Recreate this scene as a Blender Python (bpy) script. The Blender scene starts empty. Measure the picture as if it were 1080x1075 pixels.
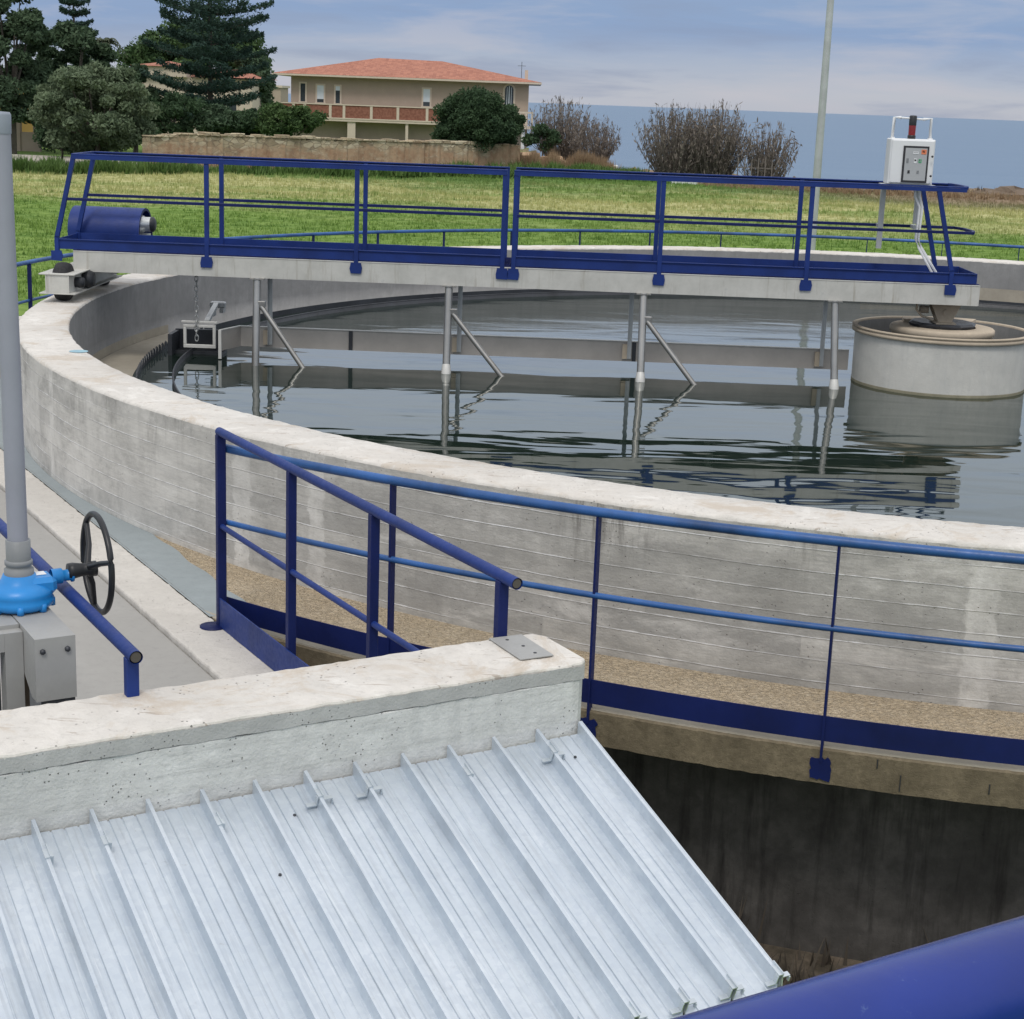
import bpy, math, random
import numpy as np
from mathutils import Vector, Matrix
R_ = math.radians
sc = bpy.context.scene
COL = sc.collection
rng = np.random.default_rng(7)

# ------------------------------------------------------------------ camera
FPX = 1748.53; PITCH = 0.241241; ROLL = 0.036893; CAMZ = 2.0565
F = Vector((0, math.cos(PITCH), -math.sin(PITCH))); X0 = Vector((1, 0, 0)); U0 = X0.cross(F)
RX = math.cos(ROLL)*X0 + math.sin(ROLL)*U0; UX = -math.sin(ROLL)*X0 + math.cos(ROLL)*U0
O = Vector((0, 0, CAMZ))
cam = bpy.data.cameras.new("camera"); co = bpy.data.objects.new("camera", cam); COL.objects.link(co)
cam.sensor_width = 36; cam.lens = 36*FPX/1080; cam.clip_start = .05; cam.clip_end = 60000
co.matrix_world = Matrix(((RX.x, UX.x, -F.x, O.x), (RX.y, UX.y, -F.y, O.y), (RX.z, UX.z, -F.z, O.z), (0, 0, 0, 1)))
sc.camera = co

def ray(x, y): return F + RX*((x-540)/FPX) - UX*((y-537.5)/FPX)
def at(x, y, Y):                      # point of the photo at a distance Y from the camera
    d = ray(x, y); return O + d*(Y/d.y)
def onz(x, y, z):
    d = ray(x, y); return O + d*((z-CAMZ)/d.z)

# ------------------------------------------------------------------ mesh builder
class MB:
    def __init__(s): s.v = []; s.f = []; s.sm = []; s.uv = {}
    def add(s, vs, fs, smooth=False):
        b = len(s.v); s.v += [tuple(v) for v in vs]
        for f in fs: s.f.append([b+i for i in f]); s.sm.append(smooth)
        return s
    def box(s, x0, x1, y0, y1, z0, z1, M=None, c=.0):
        if c > 0: return s.bevbox(x0, x1, y0, y1, z0, z1, M, c)
        vs = [Vector((x, y, z)) for x in (x0, x1) for y in (y0, y1) for z in (z0, z1)]
        if M: vs = [M @ v for v in vs]
        fs = [(0, 1, 3, 2), (4, 6, 7, 5), (0, 4, 5, 1), (2, 3, 7, 6), (0, 2, 6, 4), (1, 5, 7, 3)]
        return s.add(vs, fs)
    def bevbox(s, x0, x1, y0, y1, z0, z1, M, c):
        # box with chamfered edges: 24 vertices
        xs = (x0, x1); ys = (y0, y1); zs = (z0, z1); V = {}; vs = []
        for i in (0, 1):
            for j in (0, 1):
                for k in (0, 1):
                    p = Vector((xs[i], ys[j], zs[k])); sx = 1 if i == 0 else -1; sy = 1 if j == 0 else -1; sz = 1 if k == 0 else -1
                    for a, o in (('x', (0, sy*c, sz*c)), ('y', (sx*c, 0, sz*c)), ('z', (sx*c, sy*c, 0))):
                        V[(i, j, k, a)] = len(vs); vs.append(p+Vector(o))
        if M: vs = [M @ v for v in vs]
        fs = []
        q = [(0, 0), (0, 1), (1, 1), (1, 0)]
        for i in (0, 1):
            fs.append([V[(i, a, b, 'x')] for a, b in (q if i == 0 else q[::-1])])
            fs.append([V[(a, i, b, 'y')] for a, b in (q[::-1] if i == 0 else q)])
            fs.append([V[(a, b, i, 'z')] for a, b in (q if i == 0 else q[::-1])])
        for i in (0, 1):
            for j in (0, 1):
                fs.append([V[(i, j, 0, 'x')], V[(i, j, 1, 'x')], V[(i, j, 1, 'y')], V[(i, j, 0, 'y')]])
                fs.append([V[(i, 0, j, 'x')], V[(i, 1, j, 'x')], V[(i, 1, j, 'z')], V[(i, 0, j, 'z')]])
                fs.append([V[(0, i, j, 'y')], V[(1, i, j, 'y')], V[(1, i, j, 'z')], V[(0, i, j, 'z')]])
                for k in (0, 1): fs.append([V[(i, j, k, 'x')], V[(i, j, k, 'y')], V[(i, j, k, 'z')]])
        return s.add(vs, fs)
    def tube(s, path, r, n=10, cap=True, closed=False):
        P = [Vector(p) for p in path]; m = len(P); vs = []; rr = r if hasattr(r, '__len__') else [r]*m
        for i, p in enumerate(P):
            a = P[(i-1) % m] if (closed or i > 0) else P[0]; b = P[(i+1) % m] if (closed or i < m-1) else P[-1]
            d = (b-a).normalized(); up = Vector((0, 0, 1)) if abs(d.z) < .95 else Vector((0, 1, 0))
            e1 = d.cross(up).normalized(); e2 = e1.cross(d)
            for k in range(n):
                t = 2*math.pi*k/n; vs.append(p+(e1*math.cos(t)+e2*math.sin(t))*rr[i])
        fs = []
        for i in range(m if closed else m-1):
            j = (i+1) % m
            for k in range(n): fs.append((i*n+k, i*n+(k+1) % n, j*n+(k+1) % n, j*n+k))
        s.add(vs, fs, True)
        if cap and not closed:
            s.add(vs[:n], [tuple(range(n))]); s.add(vs[-n:], [tuple(range(n-1, -1, -1))])
        return s
    def beam(s, a, b, w, h):          # rectangular bar from a to b
        a = Vector(a); b = Vector(b); d = (b-a).normalized(); up = Vector((0, 0, 1)) if abs(d.z) < .9 else Vector((0, 1, 0))
        e1 = d.cross(up).normalized()*w/2; e2 = e1.cross(d).normalized()*h/2
        vs = [p+i*e1+j*e2 for p in (a, b) for i, j in ((-1, -1), (1, -1), (1, 1), (-1, 1))]
        return s.add(vs, [(0, 1, 2, 3), (7, 6, 5, 4), (0, 4, 5, 1), (1, 5, 6, 2), (2, 6, 7, 3), (3, 7, 4, 0)])
    def lathe(s, prof, c=(0, 0, 0), n=48, M=None, smooth=True, a0=0., a1=2*math.pi):
        full = abs(a1-a0-2*math.pi) < 1e-6; k = n if full else n+1; vs = []
        for i in range(k):
            a = a0+(a1-a0)*i/n
            for r, z in prof: vs.append(Vector((r*math.cos(a), r*math.sin(a), z)))
        if M: vs = [M @ v for v in vs]
        vs = [v+Vector(c) for v in vs]; m = len(prof); fs = []
        for i in range(n):
            j = (i+1) % k
            for q in range(m-1): fs.append((i*m+q, j*m+q, j*m+q+1, i*m+q+1))
        return s.add(vs, fs, smooth)
    def prism(s, poly, z0, z1, M=None):
        n = len(poly); vs = [Vector((x, y, z)) for z in (z0, z1) for x, y in poly]
        if M: vs = [M @ v for v in vs]
        fs = [tuple(range(n-1, -1, -1)), tuple(range(n, 2*n))]+[(i, (i+1) % n, n+(i+1) % n, n+i) for i in range(n)]
        return s.add(vs, fs)
    def build(s, name, mat, parent=None, uv=None):
        me = bpy.data.meshes.new(name); me.from_pydata(s.v, [], s.f)
        me.polygons.foreach_set('use_smooth', s.sm); me.materials.append(mat); me.validate()
        o = bpy.data.objects.new(name, me); COL.objects.link(o)
        if parent: o.parent = parent
        return o
def np_obj(name, V, Fq, mat, parent=None, smooth=False, loc=None):
    me = bpy.data.meshes.new(name); k = Fq.shape[1]
    me.vertices.add(len(V)); me.vertices.foreach_set('co', V.astype(np.float32).ravel())
    me.loops.add(Fq.size); me.loops.foreach_set('vertex_index', Fq.astype(np.int32).ravel())
    me.polygons.add(len(Fq)); me.polygons.foreach_set('loop_start', np.arange(0, Fq.size, k, dtype=np.int32))
    me.polygons.foreach_set('loop_total', np.full(len(Fq), k, dtype=np.int32))
    me.polygons.foreach_set('use_smooth', np.full(len(Fq), smooth))
    me.update(calc_edges=True); me.materials.append(mat)
    o = bpy.data.objects.new(name, me); COL.objects.link(o)
    if parent: o.parent = parent
    if loc: o.location = loc
    return o
def tag(o, label, cat, group=None):
    o['label'] = label; o['category'] = cat
    if group: o['group'] = group
    return o
def kind(o, k): o['kind'] = k; return o
def empty(name, loc=(0, 0, 0), rz=0.):
    o = bpy.data.objects.new(name, None); COL.objects.link(o); o.location = loc; o.rotation_euler = (0, 0, rz); o.empty_display_size = .2
    return o
def copy_tree(o, parent=None):
    c = o.copy(); COL.objects.link(c); c.parent = parent
    for ch in list(o.children): copy_tree(ch, c)
    return c
def set_uv(o, fn):
    me = o.data; uvl = me.uv_layers.new(name='UVMap'); co_ = np.empty(len(me.vertices)*3); me.vertices.foreach_get('co', co_); co_ = co_.reshape(-1, 3)
    li = np.empty(len(me.loops), dtype=np.int32); me.loops.foreach_get('vertex_index', li)
    uvl.data.foreach_set('uv', fn(co_)[li].astype(np.float32).ravel())

# ------------------------------------------------------------------ materials
class NT:
    def __init__(s, name, world=False):
        if world: s.m = bpy.data.worlds.new(name)
        else: s.m = bpy.data.materials.new(name)
        s.m.use_nodes = True; s.t = s.m.node_tree; s.t.nodes.clear()
    def n(s, typ, **kw):
        nd = s.t.nodes.new(typ)
        for k, v in kw.items():
            if k.startswith('_'): setattr(nd, k[1:], v)
        return nd
    def link(s, a, b): s.t.links.new(a, b)
    def setin(s, nd, key, v):
        if v is None: return
        if hasattr(v, 'node'): s.link(v, nd.inputs[key])
        else:
            if isinstance(v, tuple) and len(v) == 3 and nd.inputs[key].type == 'RGBA': v = (*v, 1)
            nd.inputs[key].default_value = v
    def math(s, op, a, b=None, c=None, clamp=False):
        nd = s.n('ShaderNodeMath', _operation=op, _use_clamp=clamp); s.setin(nd, 0, a); s.setin(nd, 1, b); s.setin(nd, 2, c); return nd.outputs[0]
    def vmath(s, op, a, b=None):
        nd = s.n('ShaderNodeVectorMath', _operation=op); s.setin(nd, 0, a); s.setin(nd, 1, b); return nd.outputs[0]
    def coord(s, w='Object'): return s.n('ShaderNodeTexCoord').outputs[w]
    def sep(s, v):
        nd = s.n('ShaderNodeSeparateXYZ'); s.link(v, nd.inputs[0]); return nd.outputs
    def comb(s, x=0., y=0., z=0.):
        nd = s.n('ShaderNodeCombineXYZ'); s.setin(nd, 0, x); s.setin(nd, 1, y); s.setin(nd, 2, z); return nd.outputs[0]
    def mapv(s, v, scale=(1, 1, 1), loc=(0, 0, 0), rot=(0, 0, 0)):
        nd = s.n('ShaderNodeMapping'); s.link(v, nd.inputs[0]); nd.inputs['Scale'].default_value = scale; nd.inputs['Location'].default_value = loc; nd.inputs['Rotation'].default_value = rot; return nd.outputs[0]
    def noise(s, v, scale=5., detail=4., rough=.55, dist=0.):
        nd = s.n('ShaderNodeTexNoise'); s.setin(nd, 'Vector', v); s.setin(nd, 'Scale', scale); s.setin(nd, 'Detail', detail); s.setin(nd, 'Roughness', rough); s.setin(nd, 'Distortion', dist); return nd.outputs['Fac']
    def vor(s, v, scale=5., feature='F1', out='Distance', rnd=1.):
        nd = s.n('ShaderNodeTexVoronoi', _feature=feature); s.setin(nd, 'Vector', v); s.setin(nd, 'Scale', scale); s.setin(nd, 'Randomness', rnd); return nd.outputs[out]
    def white(s, v):
        nd = s.n('ShaderNodeTexWhiteNoise'); s.setin(nd, 'Vector', v); return nd.outputs['Value']
    def ramp(s, f, stops, interp='LINEAR'):
        nd = s.n('ShaderNodeValToRGB'); s.link(f, nd.inputs[0]); cr = nd.color_ramp; cr.interpolation = interp
        while len(cr.elements) < len(stops): cr.elements.new(.5)
        for e, (p, c) in zip(cr.elements, stops):
            e.position = p; e.color = (c, c, c, 1) if not isinstance(c, tuple) else (*c, 1)
        return nd.outputs[0]
    def rng(s, v, a, b, c=0., d=1., smooth=False):
        nd = s.n('ShaderNodeMapRange'); nd.clamp = True
        if smooth: nd.interpolation_type = 'SMOOTHSTEP'
        s.setin(nd, 0, v)
        for i, q in enumerate((a, b, c, d)): s.setin(nd, i+1, q)
        return nd.outputs[0]
    def mix(s, f, a, b, bt='MIX'):
        nd = s.n('ShaderNodeMix', _data_type='RGBA', _blend_type=bt); s.setin(nd, 0, f); s.setin(nd, 6, a); s.setin(nd, 7, b); return nd.outputs[2]
    def bump(s, h, strength=.3, dist=.01, nrm=None):
        nd = s.n('ShaderNodeBump'); s.setin(nd, 'Height', h); nd.inputs['Strength'].default_value = strength; nd.inputs['Distance'].default_value = dist
        if nrm: s.link(nrm, nd.inputs['Normal'])
        return nd.outputs[0]
    def pbr(s, col, rough=.8, metal=0., nrm=None, **kw):
        nd = s.n('ShaderNodeBsdfPrincipled'); s.setin(nd, 'Base Color', col); s.setin(nd, 'Roughness', rough); s.setin(nd, 'Metallic', metal)
        if nrm: s.link(nrm, nd.inputs['Normal'])
        for k, v in kw.items(): s.setin(nd, k.replace('_', ' '), v)
        o = s.n('ShaderNodeOutputMaterial'); s.link(nd.outputs[0], o.inputs[0]); return s.m
M = {}
def u_of(az): return 9.*math.radians(az)

def concrete(name, base, boards=False, mottle=.18, speck=.5, dark=(.16, .15, .13), stain=.3, pits=True, rough=.9, bump=.5, scl=1., streak=0., joints=(), fine=.25, grain=0.):
    t = NT(name); v = t.coord('UV') if boards else t.coord('Object')
    n1 = t.noise(v, 1.3*scl, 6, .6); n2 = t.noise(v, 9*scl, 5, .65); n3 = t.noise(v, 70*scl, 3, .6)
    c = t.mix(t.rng(n1, .3, .7), tuple(x*(1-mottle) for x in base), tuple(min(1, x*(1+mottle*.6)) for x in base))
    c = t.mix(t.rng(n2, .35, .65, 0, .55), c, tuple(x*(1-mottle*1.3) for x in base))
    c = t.mix(t.rng(t.noise(v, 22*scl, 6, .75), .52, .70, 0, fine), c, tuple(x*.62 for x in base))
    c = t.mix(t.rng(t.noise(v, 48*scl, 4, .7), .42, .30, 0, fine*.3), c, tuple(min(.85, x*1.2) for x in base))
    if grain:
        gr = t.noise(t.mapv(v, (1.5, 1.5, 26)), 2.5, 5, .65, .8); c = t.mix(t.rng(gr, .5, .7, 0, grain), c, tuple(x*.62 for x in base))
    h = t.math('ADD', t.math('MULTIPLY', n2, .5), t.math('MULTIPLY', n3, .25))
    if boards:
        s = t.sep(v); wob = t.math('MULTIPLY', t.math('SUBTRACT', t.noise(t.comb(s[0]), 1.1, 2), .5), .03)
        row = t.math('DIVIDE', t.math('ADD', s[1], wob), .118); rf = t.math('FLOOR', row); fr = t.math('FRACT', row)
        col = t.math('FLOOR', t.math('ADD', t.math('DIVIDE', s[0], 2.3), t.math('MULTIPLY', rf, .37)))
        wn = t.white(t.comb(rf, col, 3.))
        c = t.mix(1., c, t.mix(wn, (.74, .74, .74), (1.12, 1.11, 1.09)), 'MULTIPLY')
        grain_ = t.noise(t.mapv(v, (1.6, 42, 1)), 2.2, 5, .6, .6)
        c = t.mix(t.rng(grain_, .46, .66, 0, .55), c, tuple(x*.62 for x in base))
        edge = t.math('MINIMUM', fr, t.math('SUBTRACT', 1., fr))
        lw = t.math('MULTIPLY_ADD', t.noise(t.mapv(v, (3, 12, 1)), 4, 4, .7), .11, -.030)
        fin = t.rng(t.math('SUBTRACT', lw, edge), -.012, .014)
        brk = t.rng(t.noise(t.mapv(v, (.9, 9, 1)), 1.3, 3, .6), .34, .50)
        fin = t.math('MULTIPLY', fin, brk)
        sh = t.math('MULTIPLY', t.rng(edge, .0, .10, 1, 0), t.rng(t.noise(v, 3.1, 3), .4, .6))
        c = t.mix(t.math('MULTIPLY', sh, .4), c, tuple(x*.55 for x in base))
        c = t.mix(t.math('MULTIPLY', fin, .95), c, tuple(min(.8, x*1.5+.06) for x in base))
        h = t.math('ADD', h, t.math('MULTIPLY', fin, .35)); h = t.math('ADD', h, t.math('MULTIPLY', wn, .25))
        dk = t.noise(t.mapv(v, (.7, 2.2, 1)), 2.4, 6, .72, .4); c = t.mix(t.rng(dk, .50, .64, 0, .75), c, tuple(x*.55 for x in base)); c = t.mix(t.rng(dk, .46, .34, 0, .5), c, tuple(min(.8, x*1.3) for x in base))
        for u0, w0 in joints:
            d = t.math('ABSOLUTE', t.math('SUBTRACT', t.math('ADD', s[0], t.math('MULTIPLY', t.math('SUBTRACT', t.noise(v, 7, 5, .75), .5), .16)), u0))
            c = t.mix(t.math('MULTIPLY', t.rng(d, w0*.8, w0, 1, 0), t.rng(t.noise(v, 6, 5, .7), .36, .62, .10, .85)), c, tuple(min(.85, x*1.2+.02) for x in base))
    if name == 'rim_concrete':
        sc1 = t.noise(t.mapv(v, (1.2, 7, 1), rot=(0, 0, .5)), 3.2, 5, .7, 1.2); c = t.mix(t.rng(sc1, .61, .66, 0, .75), c, (.34, .28, .23))
        sc2 = t.noise(v, 2.1, 6, .75, .8); c = t.mix(t.rng(sc2, .52, .62, 0, .7), c, (.50, .43, .35)); c = t.mix(t.rng(sc2, .44, .34, 0, .5), c, (.80, .78, .74))
    if boards:
        s3 = t.sep(v); vs_ = t.noise(t.mapv(v, (1, .12, 1)), 9., 6, .75, .3); pt_ = t.rng(t.noise(t.mapv(v, (1, .2, 1)), .9, 3), .50, .60)
        m_ = t.math('MULTIPLY', t.math('MULTIPLY', t.rng(vs_, .50, .60), pt_), t.rng(s3[1], -.42, -.02)); c = t.mix(t.math('MULTIPLY', m_, .9), c, (.14, .13, .12))
        lft = t.rng(s3[0], u_of(215), u_of(235), 1, 0); pale_n = t.noise(v, 1.7, 6, .75, .6); c = t.mix(t.math('MULTIPLY', t.math('MULTIPLY', lft, t.rng(pale_n, .40, .58)), .6), c, (.68, .66, .62))  # paler mottling on the left part of the wall
    if streak:
        s2 = t.sep(v); st = t.noise(t.mapv(v, (5, .35, 1) if boards else (5, 5, .5)), 2.5, 5, .65)
        c = t.mix(t.rng(st, .5, .75, 0, streak), c, dark)
    big = t.noise(v, .55*scl, 5, .7, .5)
    c = t.mix(t.math('MULTIPLY', t.rng(big, .52, .72), stain), c, dark)
    if pits:
        p = t.vor(v, 38*scl); msk = t.rng(p, .05, .16, 1, 0); sel = t.rng(t.noise(v, 4.*scl, 2), .5, .62)
        msk = t.math('MULTIPLY', msk, sel)
        c = t.mix(t.math('MULTIPLY', msk, speck), c, tuple(x*.35 for x in base)); h = t.math('SUBTRACT', h, msk)
    M[name] = t.pbr(c, rough, 0, t.bump(h, bump, .012), Specular_IOR_Level=.25); return M[name]

concrete('wall_concrete', (.57, .555, .525), boards=True, mottle=.20, stain=.50, streak=.22, dark=(.25, .24, .225), fine=.7, bump=.8,
         joints=((u_of(-131.7+360), .09), (u_of(-127.4+360), .075), (u_of(-102.2+360), .085), (u_of(-150+360), .06), (u_of(-80+360), .08), (u_of(-55+360), .07)))
concrete('rim_concrete', (.665, .635, .59), mottle=.14, stain=.55, dark=(.50, .46, .41), speck=.8, bump=1., fine=.5)
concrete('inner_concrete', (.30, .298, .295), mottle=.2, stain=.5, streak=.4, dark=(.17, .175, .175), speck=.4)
concrete('launder_concrete', (.40, .365, .30), mottle=.2, stain=.3, dark=(.3, .26, .2))
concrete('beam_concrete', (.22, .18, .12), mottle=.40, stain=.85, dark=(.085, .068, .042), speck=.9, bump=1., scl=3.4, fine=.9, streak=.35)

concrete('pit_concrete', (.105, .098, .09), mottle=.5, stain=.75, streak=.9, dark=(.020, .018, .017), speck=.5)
concrete('curb_concrete', (.60, .57, .525), mottle=.13, stain=.35, dark=(.40, .37, .33), bump=1., fine=.5)
concrete('parapet_concrete', (.68, .68, .665), mottle=.2, stain=.5, dark=(.33, .33, .325), speck=.7, bump=1., scl=1.3, fine=.5, grain=.5)
concrete('cap_face_concrete', (.50, .50, .49), mottle=.2, stain=.4, dark=(.27, .27, .27), speck=.8, bump=.9, scl=1.5)
concrete('slab_concrete', (.36, .35, .33), mottle=.08, stain=.2, dark=(.25, .245, .235), speck=.2, bump=.2)
concrete('membrane', (.30, .335, .345), mottle=.10, stain=.35, dark=(.22, .25, .26), speck=.2, bump=.3)
concrete('well_concrete', (.62, .61, .57), mottle=.14, stain=.35, streak=.4, dark=(.42, .43, .42), speck=.3)
concrete('well_inner', (.52, .44, .34), mottle=.2, stain=.4, dark=(.22, .19, .15))
concrete('algae', (.30, .28, .20), mottle=.3, stain=.4, dark=(.07, .08, .05))
concrete('far_plaster', (.43, .345, .275), mottle=.08, stain=.15, dark=(.26, .24, .21), speck=0, pits=False, bump=.1)
concrete('cream_plaster', (.62, .53, .43), mottle=.06, stain=.15, dark=(.5, .43, .35), speck=0, pits=False, bump=.1)
concrete('yellow_plaster', (.62, .38, .12), mottle=.06, stain=.15, dark=(.45, .28, .09), speck=0, pits=False, bump=.1)
concrete('white_paint_wall', (.75, .75, .74), mottle=.05, stain=.1, speck=0, pits=False, bump=.1)

def paint(name, col, rough=.4, var=.25, chips=None, bump=.15, spec=.5, metal=0.):
    t = NT(name); v = t.coord('Object'); n = t.noise(v, 3, 5, .6); n2 = t.noise(v, 45, 3)
    c = t.mix(t.rng(n, .3, .7), tuple(x*(1-var) for x in col), tuple(min(1, x*(1+var)) for x in col))
    if chips: c = t.mix(t.rng(t.noise(v, 55, 6, .8), .63, .72, 0, .45), c, chips)
    M[name] = t.pbr(c, t.rng(n2, .3, .7, rough*.85, rough*1.2), metal, t.bump(n2, bump, .002), Specular_IOR_Level=spec); return M[name]
paint('blue_paint', (.008, .029, .165), .5, .25, spec=.35)
paint('blue_dark', (.004, .011, .085), .55, spec=.3)
paint('blue_rail', (.020, .085, .26), .42, .45)
paint('blue_near', (.004, .022, .19), .22, .3, (.10, .16, .32), .25)
paint('blue_valve', (.015, .22, .58), .35, .12)
paint('black_plastic', (.012, .013, .016), .4)
paint('rubber', (.014, .014, .016), .75)
paint('pvc_grey', (.30, .31, .37), .45, .08)
paint('fitting_grey', (.22, .23, .24), .5, .15)
paint('white_enamel', (.74, .75, .76), .4, .04)
paint('panel_grey', (.42, .43, .44), .3, .05)
paint('red_lens', (.20, .012, .015), .25, .1)
paint('orange_print', (.75, .22, .10), .5, .1)
paint('green_print', (.05, .38, .16), .5, .1)
paint('dark_print', (.03, .03, .035), .5, .1)
paint('galv', (.50, .51, .51), .42, .16, spec=.5, metal=.45)
paint('girder_metal', (.56, .55, .51), .55, .14, (.42, .39, .33), metal=.1)
paint('stainless', (.36, .35, .33), .32, .15, metal=.8)
paint('plate_metal', (.42, .39, .36), .55, .12, metal=.2)
paint('edge_metal', (.62, .61, .58), .4, .1, metal=.2)
paint('dark_steel', (.030, .033, .040), .5, .4)
paint('frame_steel', (.34, .34, .33), .55, .12, metal=.1)
paint('motor_metal', (.58, .60, .60), .35, .12, metal=.6)
paint('roof_sheet', (.60, .65, .70), .36, .10, metal=.55)
paint('roof_clip', (.55, .60, .64), .35, .12, metal=.55)
paint('groove', (.33, .37, .41), .5, .1, metal=.4)
paint('glass_dark', (.05, .06, .07), .15, .2)
paint('shutter', (.62, .68, .72), .5, .05)
paint('bore', (.085, .075, .065), .8, .3)
paint('wood_dark', (.10, .075, .05), .7, .2)
paint('bark', (.10, .085, .07), .9, .3)
paint('bark_grey', (.16, .14, .125), .9, .3)
paint('cap_grey', (.24, .27, .32), .5, .1)
paint('blue_mark', (.30, .48, .56), .8, .2)
paint('brass', (.35, .27, .15), .5, .2, metal=.3)

t = NT('girder_metal'); v = t.coord('Object'); n = t.noise(v, 2.5, 6, .7); c = t.mix(t.rng(n, .35, .65), (.46, .455, .42), (.60, .59, .55))
st = t.noise(t.mapv(v, (9, 9, .6)), 1.6, 6, .75); c = t.mix(t.rng(st, .56, .68, 0, .55), c, (.30, .27, .21)); c = t.mix(t.rng(t.noise(v, 5, 6, .8), .60, .70, 0, .6), c, (.36, .37, .36))
M['girder_metal'] = t.pbr(c, .55, .1, t.bump(t.noise(v, 30, 3), .1, .002))
# roof zinc with faint spangle and lengthwise dirt
t = NT('zinc'); v = t.coord('Object'); sp = t.vor(v, 55, out='Color'); spn = t.sep(sp)[0]; n = t.noise(v, 2.2, 5, .6)
c = t.mix(t.rng(n, .3, .7), (.54, .60, .66), (.66, .71, .76)); c = t.mix(t.math('MULTIPLY', spn, .4), c, (.47, .53, .61))
c = t.mix(t.rng(t.noise(t.mapv(v, (3, 3, 3)), 5, 5, .7), .5, .7, 0, .25), c, (.47, .51, .56))
c = t.mix(t.rng(t.noise(v, 30, 4, .7), .66, .74, 0, .5), c, (.42, .45, .47))
vr = t.mapv(t.mapv(v, rot=(0, 0, 1.0398)), (1.2, 30, 1)); c = t.mix(t.rng(t.noise(vr, 1.6, 5, .7), .52, .70, 0, .55), c, (.40, .44, .48)); c = t.mix(t.rng(t.noise(vr, 2.3, 4, .7), .60, .68, 0, .5), c, (.74, .78, .82))
M['zinc'] = t.pbr(c, t.rng(t.noise(v, 18, 3), .3, .7, .34, .50), .5, t.bump(t.noise(v, 6, 3), .12, .01))

# pebble surface of the ledge
t = NT('pebbles'); v = t.coord('Object'); vw = t.vmath('ADD', v, t.comb(t.math('MULTIPLY', t.noise(v, 30, 3), .03), t.math('MULTIPLY', t.noise(v, 37, 3), .03), 0.)); vc = t.vor(vw, 64, out='Color'); vd = t.math('MINIMUM', t.vor(vw, 64), t.math('ADD', t.vor(vw, 31), .12)); g = t.sep(vc)[0]
c = t.ramp(g, [(0, (.16, .105, .05)), (.35, (.38, .27, .13)), (.7, (.56, .43, .24)), (1, (.70, .62, .47))])
c = t.mix(t.rng(vd, .30, .62, 0, .9), c, (.10, .075, .045)); dust = t.rng(t.noise(v, 1.2, 4), .42, .62)
sx = t.sep(v); lf = t.rng(sx[0], -.9, .4, 1, .25)
c = t.mix(t.math('MULTIPLY', lf, .72), c, t.mix(t.noise(v, 6, 5, .7), (.42, .33, .22), (.60, .51, .39)))
c = t.mix(t.math('MULTIPLY', dust, .15), c, (.52, .46, .36))
M['pebbles'] = t.pbr(c, .95, 0, t.bump(vd, 1., .02), Specular_IOR_Level=.2)

# water: dark green-grey, almost still
t = NT('water_mat'); v = t.coord('Object')
w1 = t.noise(t.mapv(v, (.55, 1.5, 1)), 1., 1.5, .45, .5); w2 = t.noise(t.mapv(v, (1.6, 4.2, 1)), 1.4, 2, .5, .3); w3 = t.noise(v, .35, 2)
amp = t.rng(w3, .38, .62, .25, 1.)
w5 = t.noise(t.mapv(v, (.8, 2.6, 1), rot=(0, 0, .12)), .95, 1., .4, .8); near = t.rng(t.sep(v)[1], -3.2, -.6, 1, .25)
h = t.math('ADD', t.math('MULTIPLY', w1, 1.15), t.math('MULTIPLY', t.math('MULTIPLY', w2, amp), .11)); h = t.math('ADD', h, t.math('MULTIPLY', t.math('MULTIPLY', w5, near), .45))
far = t.rng(t.sep(v)[1], 1.2, 4, 0, 1); w4 = t.noise(t.mapv(v, (3, 9, 1)), 3, 3, .6)
h = t.math('ADD', h, t.math('MULTIPLY', t.math('MULTIPLY', w4, far), .09))
M['water_mat'] = t.pbr((.008, .017, .012), .03, 0, t.bump(h, .6, .020), IOR=1.5, Specular_IOR_Level=.9, Specular_Tint=(.88, 1., .94, 1.))

# sea
t = NT('sea_mat'); v = t.coord('Object'); n = t.noise(t.mapv(v, (.02, .12, 1)), 1, 4)
c = t.mix(n, (.11, .18, .28), (.145, .215, .315))
M['sea_mat'] = t.pbr(c, .55, 0, t.bump(t.noise(t.mapv(v, (.3, 1.5, 1)), 1, 4), .5, .5), Specular_IOR_Level=.25)

# field: bands of fresh green, dry straw and weeds
def field_color(t, v):
    s = t.sep(v); wb = t.math('MULTIPLY', t.math('SUBTRACT', t.noise(t.mapv(v, (.05, .16, .1)), 1, 5, .65), .5), 26.)
    Y = t.math('ADD', s[1], wb); Y = t.math('SUBTRACT', Y, t.math('MULTIPLY', s[0], .05))
    fine = t.noise(t.mapv(v, (.8, 2.6, 1)), 1.2, 6, .7)
    green = t.mix(t.rng(fine, .36, .64), (.085, .165, .030), (.23, .33, .085))
    dry = t.mix(t.rng(fine, .35, .65), (.30, .31, .12), (.52, .50, .25))
    weed = t.mix(t.rng(fine, .35, .65), (.08, .15, .04), (.20, .29, .09))
    c = t.mix(t.rng(Y, 48, 57, 0, 1, True), green, dry); c = t.mix(t.rng(Y, 66, 71, 0, 1, True), c, weed)
    c = t.mix(t.math('MULTIPLY', t.rng(s[1], 64, 74), t.rng(s[0], 8, 18)), c, t.mix(fine, (.17, .12, .08), (.36, .27, .19)))
    c = t.mix(t.math('MULTIPLY', t.rng(s[1], 84, 87), t.rng(s[0], -6, -1)), c, t.mix(fine, (.15, .105, .07), (.34, .25, .17)))
    # fresh patches in the dry band, dry in the green
    c = t.mix(t.rng(t.noise(t.mapv(v, (.06, .30, 1)), 1.3, 4), .50, .64, 0, .75), c, green)
    return c, fine
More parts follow.
